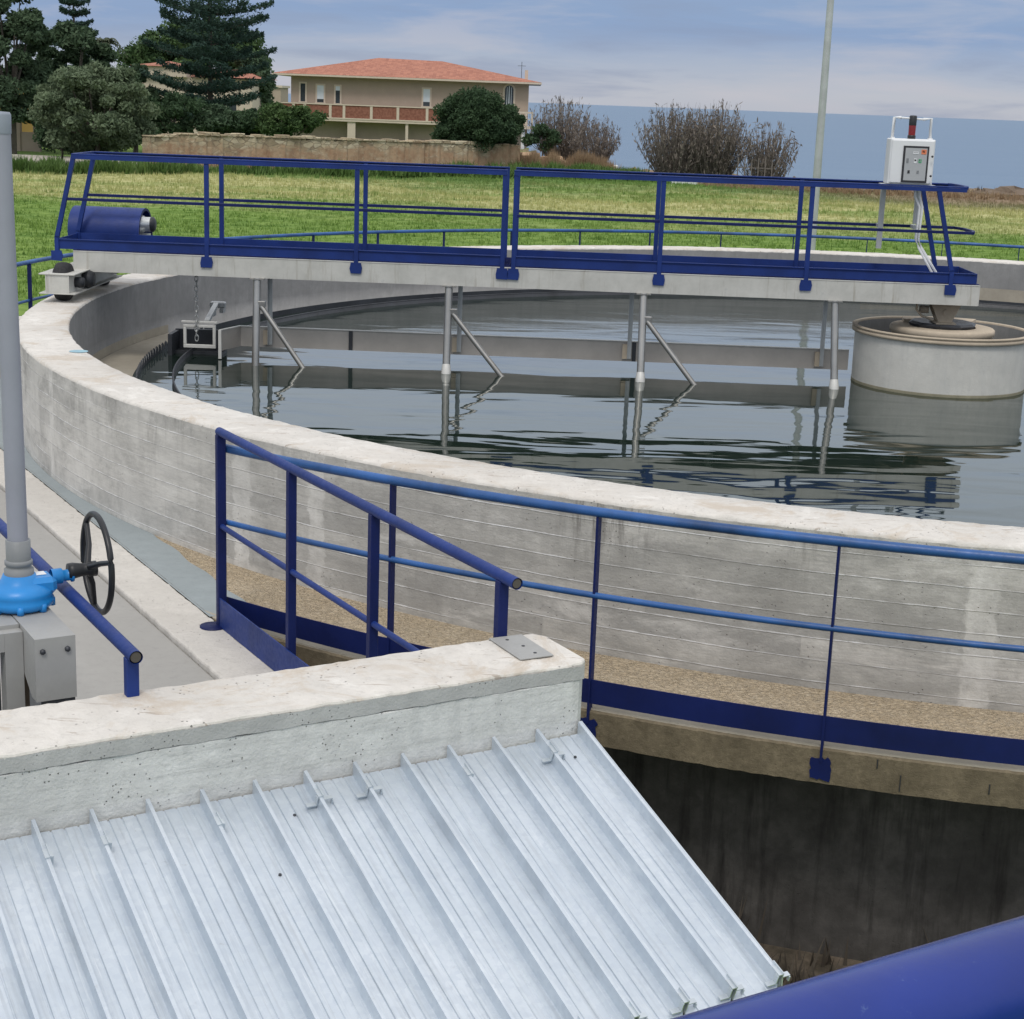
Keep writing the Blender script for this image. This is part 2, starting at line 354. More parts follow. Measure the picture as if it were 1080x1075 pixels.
t = NT('field_mat'); v = t.coord('Object'); c, fine = field_color(t, v)
M['field_mat'] = t.pbr(c, 1., 0, t.bump(fine, 1., .15), Specular_IOR_Level=.1)
t = NT('grass_mat'); v = t.coord('Object'); c, fine = field_color(t, v)
gi = t.n('ShaderNodeNewGeometry').outputs['Random Per Island']
c = t.mix(1., c, t.mix(gi, (.86, .9, .84), (1.12, 1.12, 1.06)), 'MULTIPLY')
M['grass_mat'] = t.pbr(c, .9, 0, Specular_IOR_Level=.15)

def foliage(name, a, b, scale=.8):
    t = NT(name); v = t.coord('Object'); gi = t.n('ShaderNodeNewGeometry').outputs['Random Per Island']
    f = t.math('ADD', t.math('MULTIPLY', t.rng(t.noise(v, scale, 3), .3, .7), .6), t.math('MULTIPLY', gi, .4))
    c = t.mix(f, a, b)
    p = t.n('ShaderNodeBsdfPrincipled'); t.link(c, p.inputs['Base Color']); p.inputs['Roughness'].default_value = .75; p.inputs['Specular IOR Level'].default_value = .2
    tr = t.n('ShaderNodeBsdfTranslucent'); t.link(c, tr.inputs[0]); ms = t.n('ShaderNodeMixShader'); ms.inputs[0].default_value = .25
    t.link(p.outputs[0], ms.inputs[1]); t.link(tr.outputs[0], ms.inputs[2]); o = t.n('ShaderNodeOutputMaterial'); t.link(ms.outputs[0], o.inputs[0])
    M[name] = t.m
foliage('leaf_norfolk', (.024, .052, .044), (.065, .115, .085))
foliage('leaf_pine', (.045, .09, .038), (.12, .19, .075))
foliage('leaf_dark', (.038, .070, .042), (.11, .165, .090))
foliage('leaf_olive', (.085, .125, .072), (.20, .25, .15))
foliage('leaf_bush', (.028, .056, .030), (.075, .125, .058))
foliage('leaf_green', (.035, .075, .028), (.11, .17, .06))
foliage('leaf_brown', (.13, .11, .095), (.29, .25, .215))
foliage('leaf_weed', (.06, .12, .03), (.17, .26, .08))
foliage('leaf_palm', (.06, .075, .05), (.14, .16, .10))
foliage('leaf_reed', (.22, .15, .09), (.40, .29, .18))
foliage('leaf_dead', (.06, .05, .04), (.13, .11, .085))

# roof tiles, stone wall, brick-red balustrade, rock, path
t = NT('tiles'); v = t.coord('Object'); s = t.sep(v); br = t.white(t.comb(t.math('FLOOR', t.math('MULTIPLY', s[0], 4)), t.math('FLOOR', t.math('MULTIPLY', s[1], 3)), 0.))
c = t.mix(br, (.31, .12, .078), (.44, .185, .12)); wv = t.math('SINE', t.math('MULTIPLY', s[0], 26.))
M['tiles'] = t.pbr(c, .85, 0, t.bump(wv, .5, .04))
t = NT('stone_wall_mat'); v = t.coord('Object'); s = t.sep(v)
p3 = t.comb(t.math('MULTIPLY', s[0], 1.), t.math('MULTIPLY', s[2], 2.3), 0.); p3 = t.vmath('ADD', p3, t.vmath('SCALE', t.comb(t.noise(v, 2, 3), t.noise(v, 2.7, 3), 0.), None) if False else p3)
vc = t.vor(p3, 1.15, out='Color'); ve = t.vor(p3, 1.15, 'DISTANCE_TO_EDGE'); g = t.sep(vc)[0]
st = t.ramp(g, [(0, (.30, .24, .155)), (.5, (.44, .36, .235)), (1, (.56, .49, .35))]); st = t.mix(t.rng(ve, .02, .07, .75, 0), st, (.17, .13, .09))
pl = t.rng(t.math('ADD', t.noise(t.mapv(v, (.35, 1, 1)), .9, 5, .7), t.math('MULTIPLY', s[2], -.30)), .10, .24)
c = t.mix(pl, st, t.mix(t.rng(t.noise(v, 1.3, 6, .7), .3, .7), (.29, .165, .095), (.50, .36, .23)))
c = t.mix(t.rng(t.noise(v, 3, 5, .7), .52, .7, 0, .5), c, (.52, .46, .34))
M['stone_wall_mat'] = t.pbr(c, .95, 0, t.bump(t.noise(v, 6, 5, .7), .8, .05))
t = NT('baluster_red'); v = t.coord('Object'); c = t.mix(t.rng(t.noise(t.mapv(v, (6, 6, 6)), 1, 4), .35, .65), (.20, .075, .05), (.30, .13, .09)); M['baluster_red'] = t.pbr(c, .9)
t = NT('rock_mat'); v = t.coord('Object'); c = t.mix(t.noise(v, 2, 6, .7), (.09, .065, .045), (.26, .20, .15)); M['rock_mat'] = t.pbr(c, .95, 0, t.bump(t.noise(v, 4, 6, .7), .8, .1))
t = NT('path_mat'); v = t.coord('Object'); c = t.mix(t.noise(v, .9, 6, .7), (.30, .27, .23), (.48, .44, .38)); M['path_mat'] = t.pbr(c, .95)
t = NT('dirt_mat'); v = t.coord('Object'); c = t.mix(t.rng(t.noise(v, 5, 6, .7), .35, .65), (.06, .05, .035), (.17, .135, .10)); M['dirt_mat'] = t.pbr(c, .95, 0, t.bump(t.noise(v, 14, 5, .7), .8, .03))

# ------------------------------------------------------------------ world and sun
t = NT('World', True); d = t.coord('Generated'); s = t.sep(d); z = s[2]
z = t.math('ADD', z, t.math('MULTIPLY', t.math('SUBTRACT', t.noise(t.mapv(d, (1, 1, 5)), 3.2, 4, .55), .5), .035))
grad = t.ramp(t.rng(z, -.02, 1.), [(0., (.50, .51, .58)), (.028, (.51, .535, .61)), (.042, (.40, .465, .60)), (.062, (.24, .35, .58)), (.085, (.25, .36, .58)), (.13, (.54, .64, .82)), (.22, (.78, .86, .97)), (.42, (.95, .97, 1.0)), (1., (1.3, 1.3, 1.32))])
cl = t.noise(t.mapv(d, (2.2, 2.2, 16)), 3.3, 6, .58, .3)
low = t.rng(z, .0, .20, 1., .35)
grad = t.mix(t.math('MULTIPLY', t.rng(cl, .50, .66), t.math('MULTIPLY', low, .45)), grad, (.58, .56, .62))
grad = t.mix(t.math('MULTIPLY', t.rng(cl, .48, .34), t.math('MULTIPLY', low, .5)), grad, (.24, .30, .46))
sky = t.n('ShaderNodeTexSky', _sky_type='NISHITA'); sky.sun_disc = False; SUN_EL = R_(56); SUN_AZ = R_(188)
sky.sun_elevation = SUN_EL; sky.sun_rotation = SUN_AZ
nish = t.mix(1., sky.outputs[0], (.1, .1, .1), 'MULTIPLY')
colr = t.mix(.12, grad, nish)
bg = t.n('ShaderNodeBackground'); t.link(colr, bg.inputs[0]); bg.inputs[1].default_value = 1.; o = t.n('ShaderNodeOutputWorld'); t.link(bg.outputs[0], o.inputs[0])
sc.world = t.m
sl = bpy.data.lights.new('sun', 'SUN'); sl.energy = 1.3; sl.angle = R_(14); sl.color = (1, .95, .88); so = bpy.data.objects.new('sun', sl); COL.objects.link(so)
sd = Vector((math.sin(SUN_AZ)*math.cos(SUN_EL), math.cos(SUN_AZ)*math.cos(SUN_EL), math.sin(SUN_EL)))
so.rotation_euler = sd.to_track_quat('Z', 'Y').to_euler()

# ------------------------------------------------------------------ frames of reference
CX, CY = 4.2905, 16.8055
GZ = -1.4; PZ = -2.25; LZ = -.865; WZ = -.588; RO = 9.; RI = 8.557; RL = 9.83
TV = Vector((.506, -.8625, 0)).normalized(); NV = Vector((.8625, .506, 0)).normalized()
def tn(tt, n, z=0.): return TV*tt + NV*n + Vector((0, 0, z))
MTN = Matrix(((TV.x, NV.x, 0, 0), (TV.y, NV.y, 0, 0), (0, 0, 1, 0), (0, 0, 0, 1)))     # x=t, y=n
RZT = math.atan2(TV.y, TV.x)
def pol(a, r, z): a = R_(a); return Vector((CX+r*math.cos(a), CY+r*math.sin(a), z))

# ------------------------------------------------------------------ ground, sea
def sm(a, b, x): q = np.clip((x-a)/(b-a), 0, 1); return q*q*(3-2*q)
def shore(x):   # distance at which the land ends
    return np.interp(x, [-400, -60, -10, 2, 8, 14, 24, 40, 400], [330, 300, 240, 104, 93, 85, 80, 77, 70])
xs = np.unique(np.concatenate([np.linspace(-380, -60, 24), np.linspace(-60, 60, 240), np.linspace(60, 380, 24)]))
ys = np.unique(np.concatenate([np.linspace(-45, 26, 40), np.linspace(26, 110, 210), np.linspace(110, 345, 60)]))
XX, YY = np.meshgrid(xs, ys)
hn = .06*np.sin(XX*.31+YY*.17)+.05*np.sin(XX*.13-YY*.43+1)+.03*np.sin(XX*1.3+YY*.9)
land = GZ+hn*sm(26, 34, YY)
land = np.where(YY < 26, GZ+(PZ-GZ)*sm(19, 12, YY), land)
e = shore(XX)+1.6*np.sin(XX*.9)+1.1*np.sin(XX*2.3+1)+.6*np.sin(XX*5.1)
land = land-9.5*sm(0, 7, YY-e)+.25*np.exp(-((YY-e)/1.6)**2)*(.5+.5*np.sin(XX*3.1)*np.sin(XX*1.27))
V = np.stack([XX.ravel(), YY.ravel(), land.ravel()], 1); nx, ny = len(xs), len(ys)
ii = (np.arange(ny-1)[:, None]*nx+np.arange(nx-1)[None]).ravel(); FQ = np.stack([ii, ii+1, ii+1+nx, ii+nx], 1)
# leave the tank itself open
cxy = V[FQ].mean(1); keep = np.hypot(cxy[:, 0]-CX, cxy[:, 1]-CY) > 5.
kind(np_obj('ground', V, FQ[keep], M['field_mat'], smooth=True), 'structure')
mb = MB(); mb.box(-9000, 9000, -60, 40000, -12, -9.5); kind(mb.build('sea', M['sea_mat']), 'structure')
mb = MB(); mb.prism([(0, 8.4), (1.2, 6.2), (6.5, 3.2), (12, 5), (12, 9), (4, 9.6)], PZ-.05, PZ+.012); kind(mb.build('pit_ground', M['dirt_mat']), 'structure')
a = [at(0, 172, 70), at(80, 168, 72), at(84, 160, 90), at(0, 155, 98)]
mb = MB(); mb.prism([(-40, 62), (a[0].x, 66), (a[1].x, 70.5), (a[1].x+3, 75), (a[1].x-2, 80), (-60, 84)][::1], GZ-.3, GZ+.17); kind(mb.build('path', M['path_mat']), 'structure')

# ------------------------------------------------------------------ grass
def tufts(P, h, w, nb, rg, lean=.35):
    n = len(P); a = rg.uniform(0, 2*np.pi, (n, nb)); hh = h[:, None]*rg.uniform(.55, 1.15, (n, nb)); off = rg.normal(0, .05, (n, nb, 2))
    base = P[:, None, :]+np.concatenate([off, np.zeros((n, nb, 1))], 2)
    dx = np.stack([np.cos(a), np.sin(a), 0*a], 2)*w; ln = np.stack([np.cos(a+1.3), np.sin(a+1.3), 0*a], 2)*(hh*lean*rg.uniform(0, 1, (n, nb)))[..., None]
    tip = base+ln+np.stack([0*a, 0*a, hh], 2)
    Vv = np.stack([base-dx, base+dx, tip], 2).reshape(-1, 3); return Vv, np.arange(len(Vv)).reshape(-1, 3)
n = 42000; yy = 26.5+(80-26.5)*rng.uniform(0, 1, n)**.9; px = rng.uniform(-.38, .38, n); xx = px*yy
ok = (np.hypot(xx-CX, yy-CY) > 10.3) & (yy < shore(xx)-1); xx, yy = xx[ok], yy[ok]
gz = GZ+.06*np.sin(xx*.31+yy*.17)+.05*np.sin(xx*.13-yy*.43+1)+.03*np.sin(xx*1.3+yy*.9)-.02
hh = rng.uniform(.05, .13, len(xx))*(1+.6*sm(50, 60, yy))
Vv, Fv = tufts(np.stack([xx, yy, gz], 1), hh, .016, 5, rng)
kind(np_obj('grass', Vv, Fv, M['grass_mat']), 'stuff')
# pit weeds
n = 420; tt = rng.uniform(-6.9, -4.4, n); nn_ = rng.uniform(3.6, 7.0, n); P = np.array([list(tn(a_, b_, PZ)) for a_, b_ in zip(tt, nn_)])
P = P[np.hypot(P[:, 0]-CX, P[:, 1]-CY) > 9.3]
Vv, Fv = tufts(P, rng.uniform(.08, .3, len(P)), .012, 6, rng, .8); kind(np_obj('weeds', Vv, Fv, M['leaf_dead']), 'stuff')

# ------------------------------------------------------------------ foliage tools
def cards(C, s, rg, flat=0., asp=.5):
    n = len(C); d = rg.normal(size=(n, 3)); d[:, 2] *= (1-flat); d /= np.linalg.norm(d, axis=1)[:, None]+1e-9
    e = rg.normal(size=(n, 3)); e[:, 2] *= (1-flat); e -= (e*d).sum(1)[:, None]*d; e /= np.linalg.norm(e, axis=1)[:, None]+1e-9
    s = s*rg.uniform(.5, 1.3, n); a = d*s[:, None]; b = e*(s*asp)[:, None]
    return np.stack([C-a, C-b*.9, C+a, C+b], 1).reshape(-1, 3), np.arange(4*n).reshape(-1, 4)
def crown(name, mat, parent, clumps, per, size, seed, flat=0., asp=.5, shell=.5):
    rg = np.random.default_rng(seed); allc = []
    for (c, r) in clumps:
        r = np.array(r if hasattr(r, '__len__') else (r, r, r)); k = int(per*rg.uniform(.7, 1.3)); u = rg.normal(size=(k, 3)); u /= np.linalg.norm(u, axis=1)[:, None]
        rad = rg.uniform(0, 1, k)**shell; allc.append(np.array(c)+u*rad[:, None]*r+rg.normal(0, .06, (k, 3))*r)
    C = np.concatenate(allc); V_, F_ = cards(C, size, rg, flat, asp); return np_obj(name, V_, F_, mat, parent)
def blobs(c, R3, n, rr, seed, zmin=-1.):
    rg = np.random.default_rng(seed); out = []
    while len(out) < n:
        u = rg.normal(size=3); u /= np.linalg.norm(u); 
        if u[2] < zmin: continue
        q = rg.uniform(.35, 1)**.5; s_ = rg.uniform(.6, 1.3); out.append(((c[0]+u[0]*R3[0]*q, c[1]+u[1]*R3[1]*q, c[2]+u[2]*R3[2]*q), (rr*s_, rr*s_, rr*s_*.75)))
    return out
def tree(name, label, cat, base, c, R3, nb, rr, per, size, mat, bark='bark', seed=1, group=None, tr=.12, flat=0., zmin=-1., asp=.5):
    r = empty(name, base); tag(r, label, cat, group); c = Vector(c)-Vector(base)
    B = blobs(c, R3, nb, rr, seed, zmin); crown('crown', M[mat], r, B, per, size, seed, flat, asp)
    mb = MB(); rg = random.Random(seed); top = c*1.0; top.z -= R3[2]*.3
    mb.tube([(0, 0, -.2), (top.x*.4+.05, top.y*.4, top.z*.5), (top.x, top.y, max(top.z, .3))], [tr, tr*.8, tr*.45], 7)
    for (bc, _) in B[::max(1, len(B)//14)]:
        m0 = Vector((top.x*.5, top.y*.5, max(top.z*.6, .2))); mb.tube([m0, (m0+Vector(bc))/2+Vector((0, 0, -.1)), bc], [tr*.45, tr*.3, tr*.1], 5)
    mb.build('trunk', M[bark], r); return r
def on_ground(x, y, Y, z=GZ): p = at(x, y, Y); return (p.x, p.y, z)
def pxm(Y): return Y/FPX
def tree_px(name, label, cat, Y, x, y0, y1, half, mat, nb, rr, per, size, seed, group=None, depth=None, z=GZ, **kw):
    c = at(x, (y0+y1)/2, Y); h = (y1-y0)/2*pxm(Y); w = half*pxm(Y)
    return tree(name, label, cat, (c.x, c.y, z), c, (w-rr*.6, (depth or w)-rr*.6, h-rr*.5), nb, rr, per, size, M and mat, seed=seed, group=group, **kw)

def norfolk(label, Y, x, ytop, ybot, half, seed, tiers=13, group=None, per=60):
    b = at(x, ybot, Y); r = empty('norfolk_pine', (b.x, b.y, GZ)); tag(r, label, 'pine tree', group)
    H = at(x, ytop, Y).z-GZ; W = half*pxm(Y); rg = np.random.default_rng(seed)
    mb = MB(); mb.tube([(0, 0, -.2), (.03, 0, H*.5), (0, 0, H)], [.17, .11, .02], 8)
    pts = []; z0 = H*.13
    def rise(q, l, dr): return l*(.24*q*q+dr*q)
    for k in range(tiers):
        f = k/(tiers-1); z = z0+(H-z0)*(f**.95)+rg.normal(0, .03); L = W*min(1, (1.03-f)*1.5)*rg.uniform(.86, 1.1)+.12; nbr = 7 if f < .8 else 6; a0 = rg.uniform(0, 6)
        for j in range(nbr):
            a = a0+j*2*math.pi/nbr+rg.normal(0, .2); l = L*rg.uniform(.7, 1.15); dz0 = rg.normal(0, .045); dr = rg.uniform(-.05, .04)
            mb.tube([Vector((math.cos(a)*l*q, math.sin(a)*l*q, z+dz0+rise(q, l, dr))) for q in (0, .35, .7, 1)], [.035, .025, .018, .008], 5, False)
            m = int(per*(l/W)*5)+25; q = rg.uniform(.08, 1, m)**.75
            wd = .34*l*np.sin(np.pi*np.clip(q*.84+.10, 0, 1)); tt_ = rg.uniform(-1, 1, m)*wd
            P = np.stack([math.cos(a)*l*q-math.sin(a)*tt_, math.sin(a)*l*q+math.cos(a)*tt_, z+dz0+rise(q, l, dr)+np.abs(tt_)*.15+rg.normal(.02, .075, m)], 1); pts.append(P)
    V_, F_ = cards(np.concatenate(pts), .11, rg, .15, .38); np_obj('crown', V_, F_, M['leaf_norfolk'], r); mb.build('trunk', M['bark'], r); return r

def stems_shrub(label, Y, x, y0, y1, half, seed, n=170, group=None, mat='leaf_brown', z=None, dens=9):
    g = 'bare brown coastal shrubs'; b = at(x, y1, Y); z = b.z if z is None else z; r = empty('tamarisk_shrub', (b.x, b.y, z)); tag(r, label, 'shrub', g if group is None else group)
    H = at(x, y0, Y).z-z; W = half*pxm(Y); rg = np.random.default_rng(seed); mb = MB(); pts = []
    for i in range(n):
        a = rg.uniform(0, 2*math.pi); rr = W*rg.uniform(.0, 1.)**.6; h = H*rg.uniform(.6, 1.03)*(1-.30*(rr/W)**2.5)
        p0 = Vector((math.cos(a)*rr*.35, math.sin(a)*rr*.35, 0)); p2 = Vector((math.cos(a)*rr, math.sin(a)*rr, h)); p1 = p0.lerp(p2, .5)+Vector((rg.normal(0, .08), rg.normal(0, .08), h*.04))+Vector((math.cos(a), math.sin(a), 0))*rr*.08
        mb.tube([p0, p1, p2], [.022, .014, .004], 3, False)
        for q in rg.uniform(.12, 1, dens*2):
            c = (p0.lerp(p1, q*2) if q < .5 else p1.lerp(p2, q*2-1)); pts.append((c.x+rg.normal(0, .06), c.y+rg.normal(0, .06), c.z+rg.normal(0, .06)))
    C = np.array(pts); d = rg.normal(size=C.shape)*np.array([.35, .35, 1.]); d[:, 2] = np.abs(d[:, 2]); d /= np.linalg.norm(d, axis=1)[:, None]
    e = rg.normal(size=C.shape); e -= (e*d).sum(1)[:, None]*d; e /= np.linalg.norm(e, axis=1)[:, None]; s_ = rg.uniform(.06, .17, len(C))[:, None]
    V_ = np.stack([C-d*s_, C-e*s_*.22, C+d*s_, C+e*s_*.22], 1).reshape(-1, 3); np_obj('crown', V_, np.arange(len(V_)).reshape(-1, 4), M[mat], r)
    mb.build('trunk', M['bark_grey'], r); return r

# ------------------------------------------------------------------ trees beyond the field
tree_px('pine_tree', 'tall dark pine filling the top left corner above the yellow building', 'pine tree', 84, 10, -30, 138, 54, 'leaf_dark', 62, .62, 520, .13, 11, tr=.2)
tree_px('pine_tree', 'dark bushy tree between the corner pine and the olive grey tamarisk', 'tree', 88, 78, 26, 150, 52, 'leaf_dark', 56, .55, 480, .15, 12, tr=.18)
norfolk('small norfolk pine whose top tiers rise behind the dark bushy tree at left', 112, 81, -30, 150, 34, 5, 14, per=60)
tree_px('olive_tree', 'rounded olive grey tree standing at the left end of the stone wall', 'tree', 72, 101, 64, 166, 64, 'leaf_olive', 95, .50, 420, .10, 13, tr=.14)
tree_px('bush', 'dark low shrub at the foot of the olive grey tree', 'shrub', 73.5, 64, 110, 166, 36, 'leaf_bush', 30, .40, 340, .09, 19, tr=.06)
tree_px('umbrella_pine', 'broad fresh green pine crown behind the big tiered pine', 'pine tree', 116, 208, 22, 118, 84, 'leaf_pine', 90, 1.0, 560, .17, 14, tr=.25, depth=3.)
tree_px('umbrella_pine', 'darker green pine spreading right of the big tiered pine over the cream house', 'pine tree', 109, 262, 52, 146, 28, 'leaf_dark', 30, .8, 420, .16, 15, tr=.2)
norfolk('big dark norfolk pine with flat tiers in front of the cream house', 92, 222, -95, 150, 68, 6, 15, per=135)
for k, (x, y0, y1, hf, mt, lab, Y) in enumerate([(183, 96, 146, 36, 'leaf_bush', 'dark dense shrub behind the left end of the stone wall', 83),
        (232, 112, 146, 24, 'leaf_dark', 'low dark shrub behind the wall under the big tiered pine', 83.5),
        (305, 108, 146, 34, 'leaf_green', 'loose green shrub behind the wall below the balcony', 84),
        (262, 118, 146, 22, 'leaf_bush', 'small shrub between the tiered pine and the loose green shrub', 84.5)]):
    tree_px('bush', lab, 'shrub', Y, x, y0, y1, hf*1.15, mt, 34, .42, 380, .10, 30+k, tr=.07, group='shrubs behind the stone wall')
tree_px('tree', 'dark green tree filling the gap between the olive grey tree and the cream house', 'tree', 91, 142, 60, 152, 30, 'leaf_dark', 34, .7, 520, .13, 71, tr=.15)
tree_px('bush', 'long dark shrub mass behind the olive grey tree', 'shrub', 80, 110, 112, 160, 62, 'leaf_bush', 60, .5, 420, .11, 72, tr=.08)
# palm
b = on_ground(112, 140, 97); r = empty('palm_tree', b); tag(r, 'palm with drooping fronds rising between the dark trees', 'palm tree')
mb = MB(); ph = at(112, 48, 97).z-GZ; mb.tube([(0, 0, -.2), (.05, 0, ph/2), (0, 0, ph)], [.22, .18, .16], 8); mb.build('trunk', M['bark_grey'], r)
mb = MB(); rg = random.Random(3)
for i in range(30):
    a = rg.uniform(0, 6.28); up = rg.uniform(.2, 1.3); L = rg.uniform(1.0, 1.5); d = Vector((math.cos(a), math.sin(a), 0)); pr = None
    for q in range(9):
        f = q/8; c = Vector((0, 0, ph))+d*L*f*math.cos(up*.6)+Vector((0, 0, L*(up*f-1.15*f*f))); 
        if pr:
            side = d.cross(Vector((0, 0, 1)))*(.22*math.sin(math.pi*min(1, f+.1))+.02)
            mb.add([pr, c, c+side+Vector((0, 0, -.10)), pr+side*.5]+[pr-side*.5, c-side+Vector((0, 0, -.10))], [(0, 1, 2, 3), (0, 4, 5, 1)])
        pr = c
mb.build('frond', M['leaf_palm'], r)
tree_px('round_bush', 'dense round dark green bush overhanging the stone wall before the villa', 'bush', 83.6, 504, 95, 170, 52, 'leaf_bush', 130, .50, 620, .075, 40, tr=.12, zmin=-.8)
stems_shrub('leafless brown shrub beside the right end of the villa', 98, 592, 100, 172, 40, 50, 210, z=-1.2)
stems_shrub('leafless low shrub thinning out toward the sea right of the villa', 96, 626, 122, 172, 30, 51, 130, z=-1.2)
tree_px('bush', 'dark green shrub in the corner under the villa balcony column', 'shrub', 96, 572, 130, 162, 20, 'leaf_bush', 12, .4, 260, .1, 52, tr=.06)
stems_shrub('left one of the two tall leafless shrubs standing against the sea', 84.5, 712, 106, 186, 46, 53, 300, z=-1.5)
stems_shrub('right one of the two tall leafless shrubs standing against the sea', 84, 752, 106, 186, 42, 54, 280, z=-1.5)
stems_shrub('small leafless shrub behind the pale stakes near the sea', 83, 806, 126, 188, 36, 55, 150, z=-1.6)
# reeds and weeds
def strip(name, pts, h0, h1, n, mat, seed, w=.03, lean=.4, nb=6, dep=2.):
    rg = np.random.default_rng(seed); q = rg.uniform(0, len(pts)-1-1e-6, n); i = q.astype(int); f = q-i; P = np.array([list(p) for p in pts]); B = P[i]*(1-f[:, None])+P[i+1]*f[:, None]
    B[:, 1] += rg.uniform(-dep, 0, n); B[:, 0] += rg.normal(0, .2, n); V_, F_ = tufts(B, rg.uniform(h0, h1, n)*(.6+.4*np.sin(B[:, 0]*1.7+np.sin(B[:, 0]*.6)*3)**2), w, nb, rg, lean)
    return kind(np_obj(name, V_, F_, M[mat]), 'stuff')
wl = at(155, 141, 70); wr = at(548, 154, 84)
strip('weeds', [(wl.x-9, 68.4, GZ), (wl.x, 69.4, GZ), (wr.x, 83.2, GZ), (wr.x+6, 84.5, GZ)], .3, .75, 6000, 'leaf_weed', 60, .05, .8)
strip('reeds', [(wr.x-1, 86, GZ), (at(640, 170, 88).x, 88, GZ)], .7, 1.25, 2200, 'leaf_reed', 61, .03, .3, dep=2.5)
strip('weeds', [(at(500, 180, 80).x, 81, GZ), (at(700, 185, 80).x, 81, GZ)], .3, .6, 1300, 'leaf_weed', 62, .05, .8, dep=3)
strip('scrub', [(at(740, 190, 78).x, 79.5, GZ), (24, 78, GZ), (34, 76.5, GZ)], .12, .38, 2600, 'leaf_reed', 63, .03, .6, dep=4)
strip('scrub', [(at(640, 185, 78).x, 84, GZ), (24, 79, GZ), (34, 77, GZ)], .2, .5, 500, 'leaf_dead', 64, .03, .8, dep=2)

# shore rocks
rg = np.random.default_rng(5)
rock_px = [(905, 191, .9), (925, 193, .8), (945, 196, 1.1), (882, 189, .8), (1050, 209, .9), (1068, 210, 1.2), (960, 199, .6), (1035, 208, .6)]
labs = ['brown shore rock just right of the lamp post foot', 'low brown rock second from the lamp post on the shore', 'wide brown rock on the field edge left of the control cabinet', 'small brown rock directly behind the lamp post', 'brown rock on the shore near the right edge of the view', 'largest brown rock at the far right end of the shore', 'small rock half hidden behind the control cabinet', 'small rock beginning the right hand group of shore rocks']
for (x, y, s_), lab in zip(rock_px, labs):
    p = at(x, y, 77.5); u = rg.normal(size=(60, 3)); bm = MB(); ph_ = rg.uniform(0, 6, 6)
    prof = []; n1, n2 = 12, 7; vs = []
    for j in range(n2+1):
        for i in range(n1):
            th, fi = 2*math.pi*i/n1, math.pi*j/n2; dr = 1+.22*math.sin(3*th+ph_[0]+2*fi)+.18*math.sin(5*fi+ph_[1]+th)
            vs.append((s_*1.2*math.sin(fi)*math.cos(th)*dr, s_*.7*math.sin(fi)*math.sin(th)*dr, s_*.30*math.cos(fi)*dr))
    fs = [(j*n1+i, j*n1+(i+1) % n1, (j+1)*n1+(i+1) % n1, (j+1)*n1+i) for j in range(n2) for i in range(n1)]
    bm.add(vs, fs, False); o = bm.build('shore_rock', M['rock_mat']); o.location = (p.x, p.y, GZ+.05*s_); tag(o, lab, 'rock', 'rocks along the shore')

# ------------------------------------------------------------------ far buildings
def win(parent, x0, x1, z0, z1, y=-.0, mat='glass_dark', fr='cream_plaster', fw=.12, name='window', arch=False, shut=0.):
    """window standing on a facade in the plane y (facing -y)"""
    mb = MB(); mb.box(x0-fw, x0, y-.06, y-.001, z0, z1+fw); mb.box(x1, x1+fw, y-.06, y-.001, z0, z1+fw); mb.box(x0, x1, y-.06, y-.001, z1, z1+fw); mb.box(x0-fw*1.3, x1+fw*1.3, y-.09, y-.001, z0-.08, z0)
    w = mb.build(name, M[fr], parent)
    mb = MB(); mb.box(x0, x1, y-.02, y-.002, z0, z1); mb.build('pane', M[mat], w)
    if shut: mb = MB(); mb.box(x0, x1, y-.04, y-.022, z1-(z1-z0)*shut, z1); mb.build('shutter', M['shutter'], w)
    return w
# villa
Yh = 130.; k = pxm(Yh)
pL = at(307, 76, Yh); pR = at(558, 88.6, Yh); W = pR.x-pL.x; z_e = (pL.z+pR.z)/2
v_ = empty('villa', (pL.x, Yh, -2.6)); tag(v_, 'two storey villa with a low red tiled roof and long balcony', 'house'); zb = -2.6
def hx(x): return at(x, 100, Yh).x-pL.x
def hz(x, y): return at(x, y, Yh).z-zb
ze = z_e-zb; zf = hz(400, 127.)
mb = MB(); mb.box(0, W, 0, 11, 0, ze); mb.build('wall', M['far_plaster'], v_)
mb = MB(); ov = .95; zr = hz(420, 62)+.12
V4 = [(-ov-.4, -ov, ze), (W+ov, -ov, ze), (W+ov, 11+ov, ze), (-ov-.4, 11+ov, ze), (W*.34, 5.5, zr), (W*.62, 5.5, zr-.08)]
mb.add(V4, [(0, 1, 5, 4), (1, 2, 5), (2, 3, 4, 5), (3, 0, 4)]); rf = mb.build('roof', M['tiles'], v_)
mb = MB(); mb.box(-ov-.4, W+ov, -ov, 11+ov, ze-.14, ze-.01); mb.build('eave', M['cream_plaster'], rf)
mb = MB(); mb.box(W-.35, W-.1, 1.0, 1.25, ze+.1, ze+.9); mb.build('chimney', M['cream_plaster'], rf)
mb = MB(); mb.tube([(W-.6, .8, ze+.1), (W-.6, .8, ze+1.5)], .02, 5); mb.tube([(W-.9, .8, ze+1.2), (W-.3, .8, ze+1.2)], .015, 4); mb.build('antenna', M['dark_steel'], rf)
for x0, x1, y0, y1, m_, sh_ in [(317, 322, 88, 107, 'glass_dark', 0), (334.5, 341.5, 90, 108, 'glass_dark', .8), (354, 358.6, 91, 109, 'glass_dark', .25), (446.5, 453.5, 94, 112, 'glass_dark', .75)]:
    win(v_, hx(x0), hx(x1), hz(x0, y1), hz(x0, y0), 0, m_, shut=sh_)
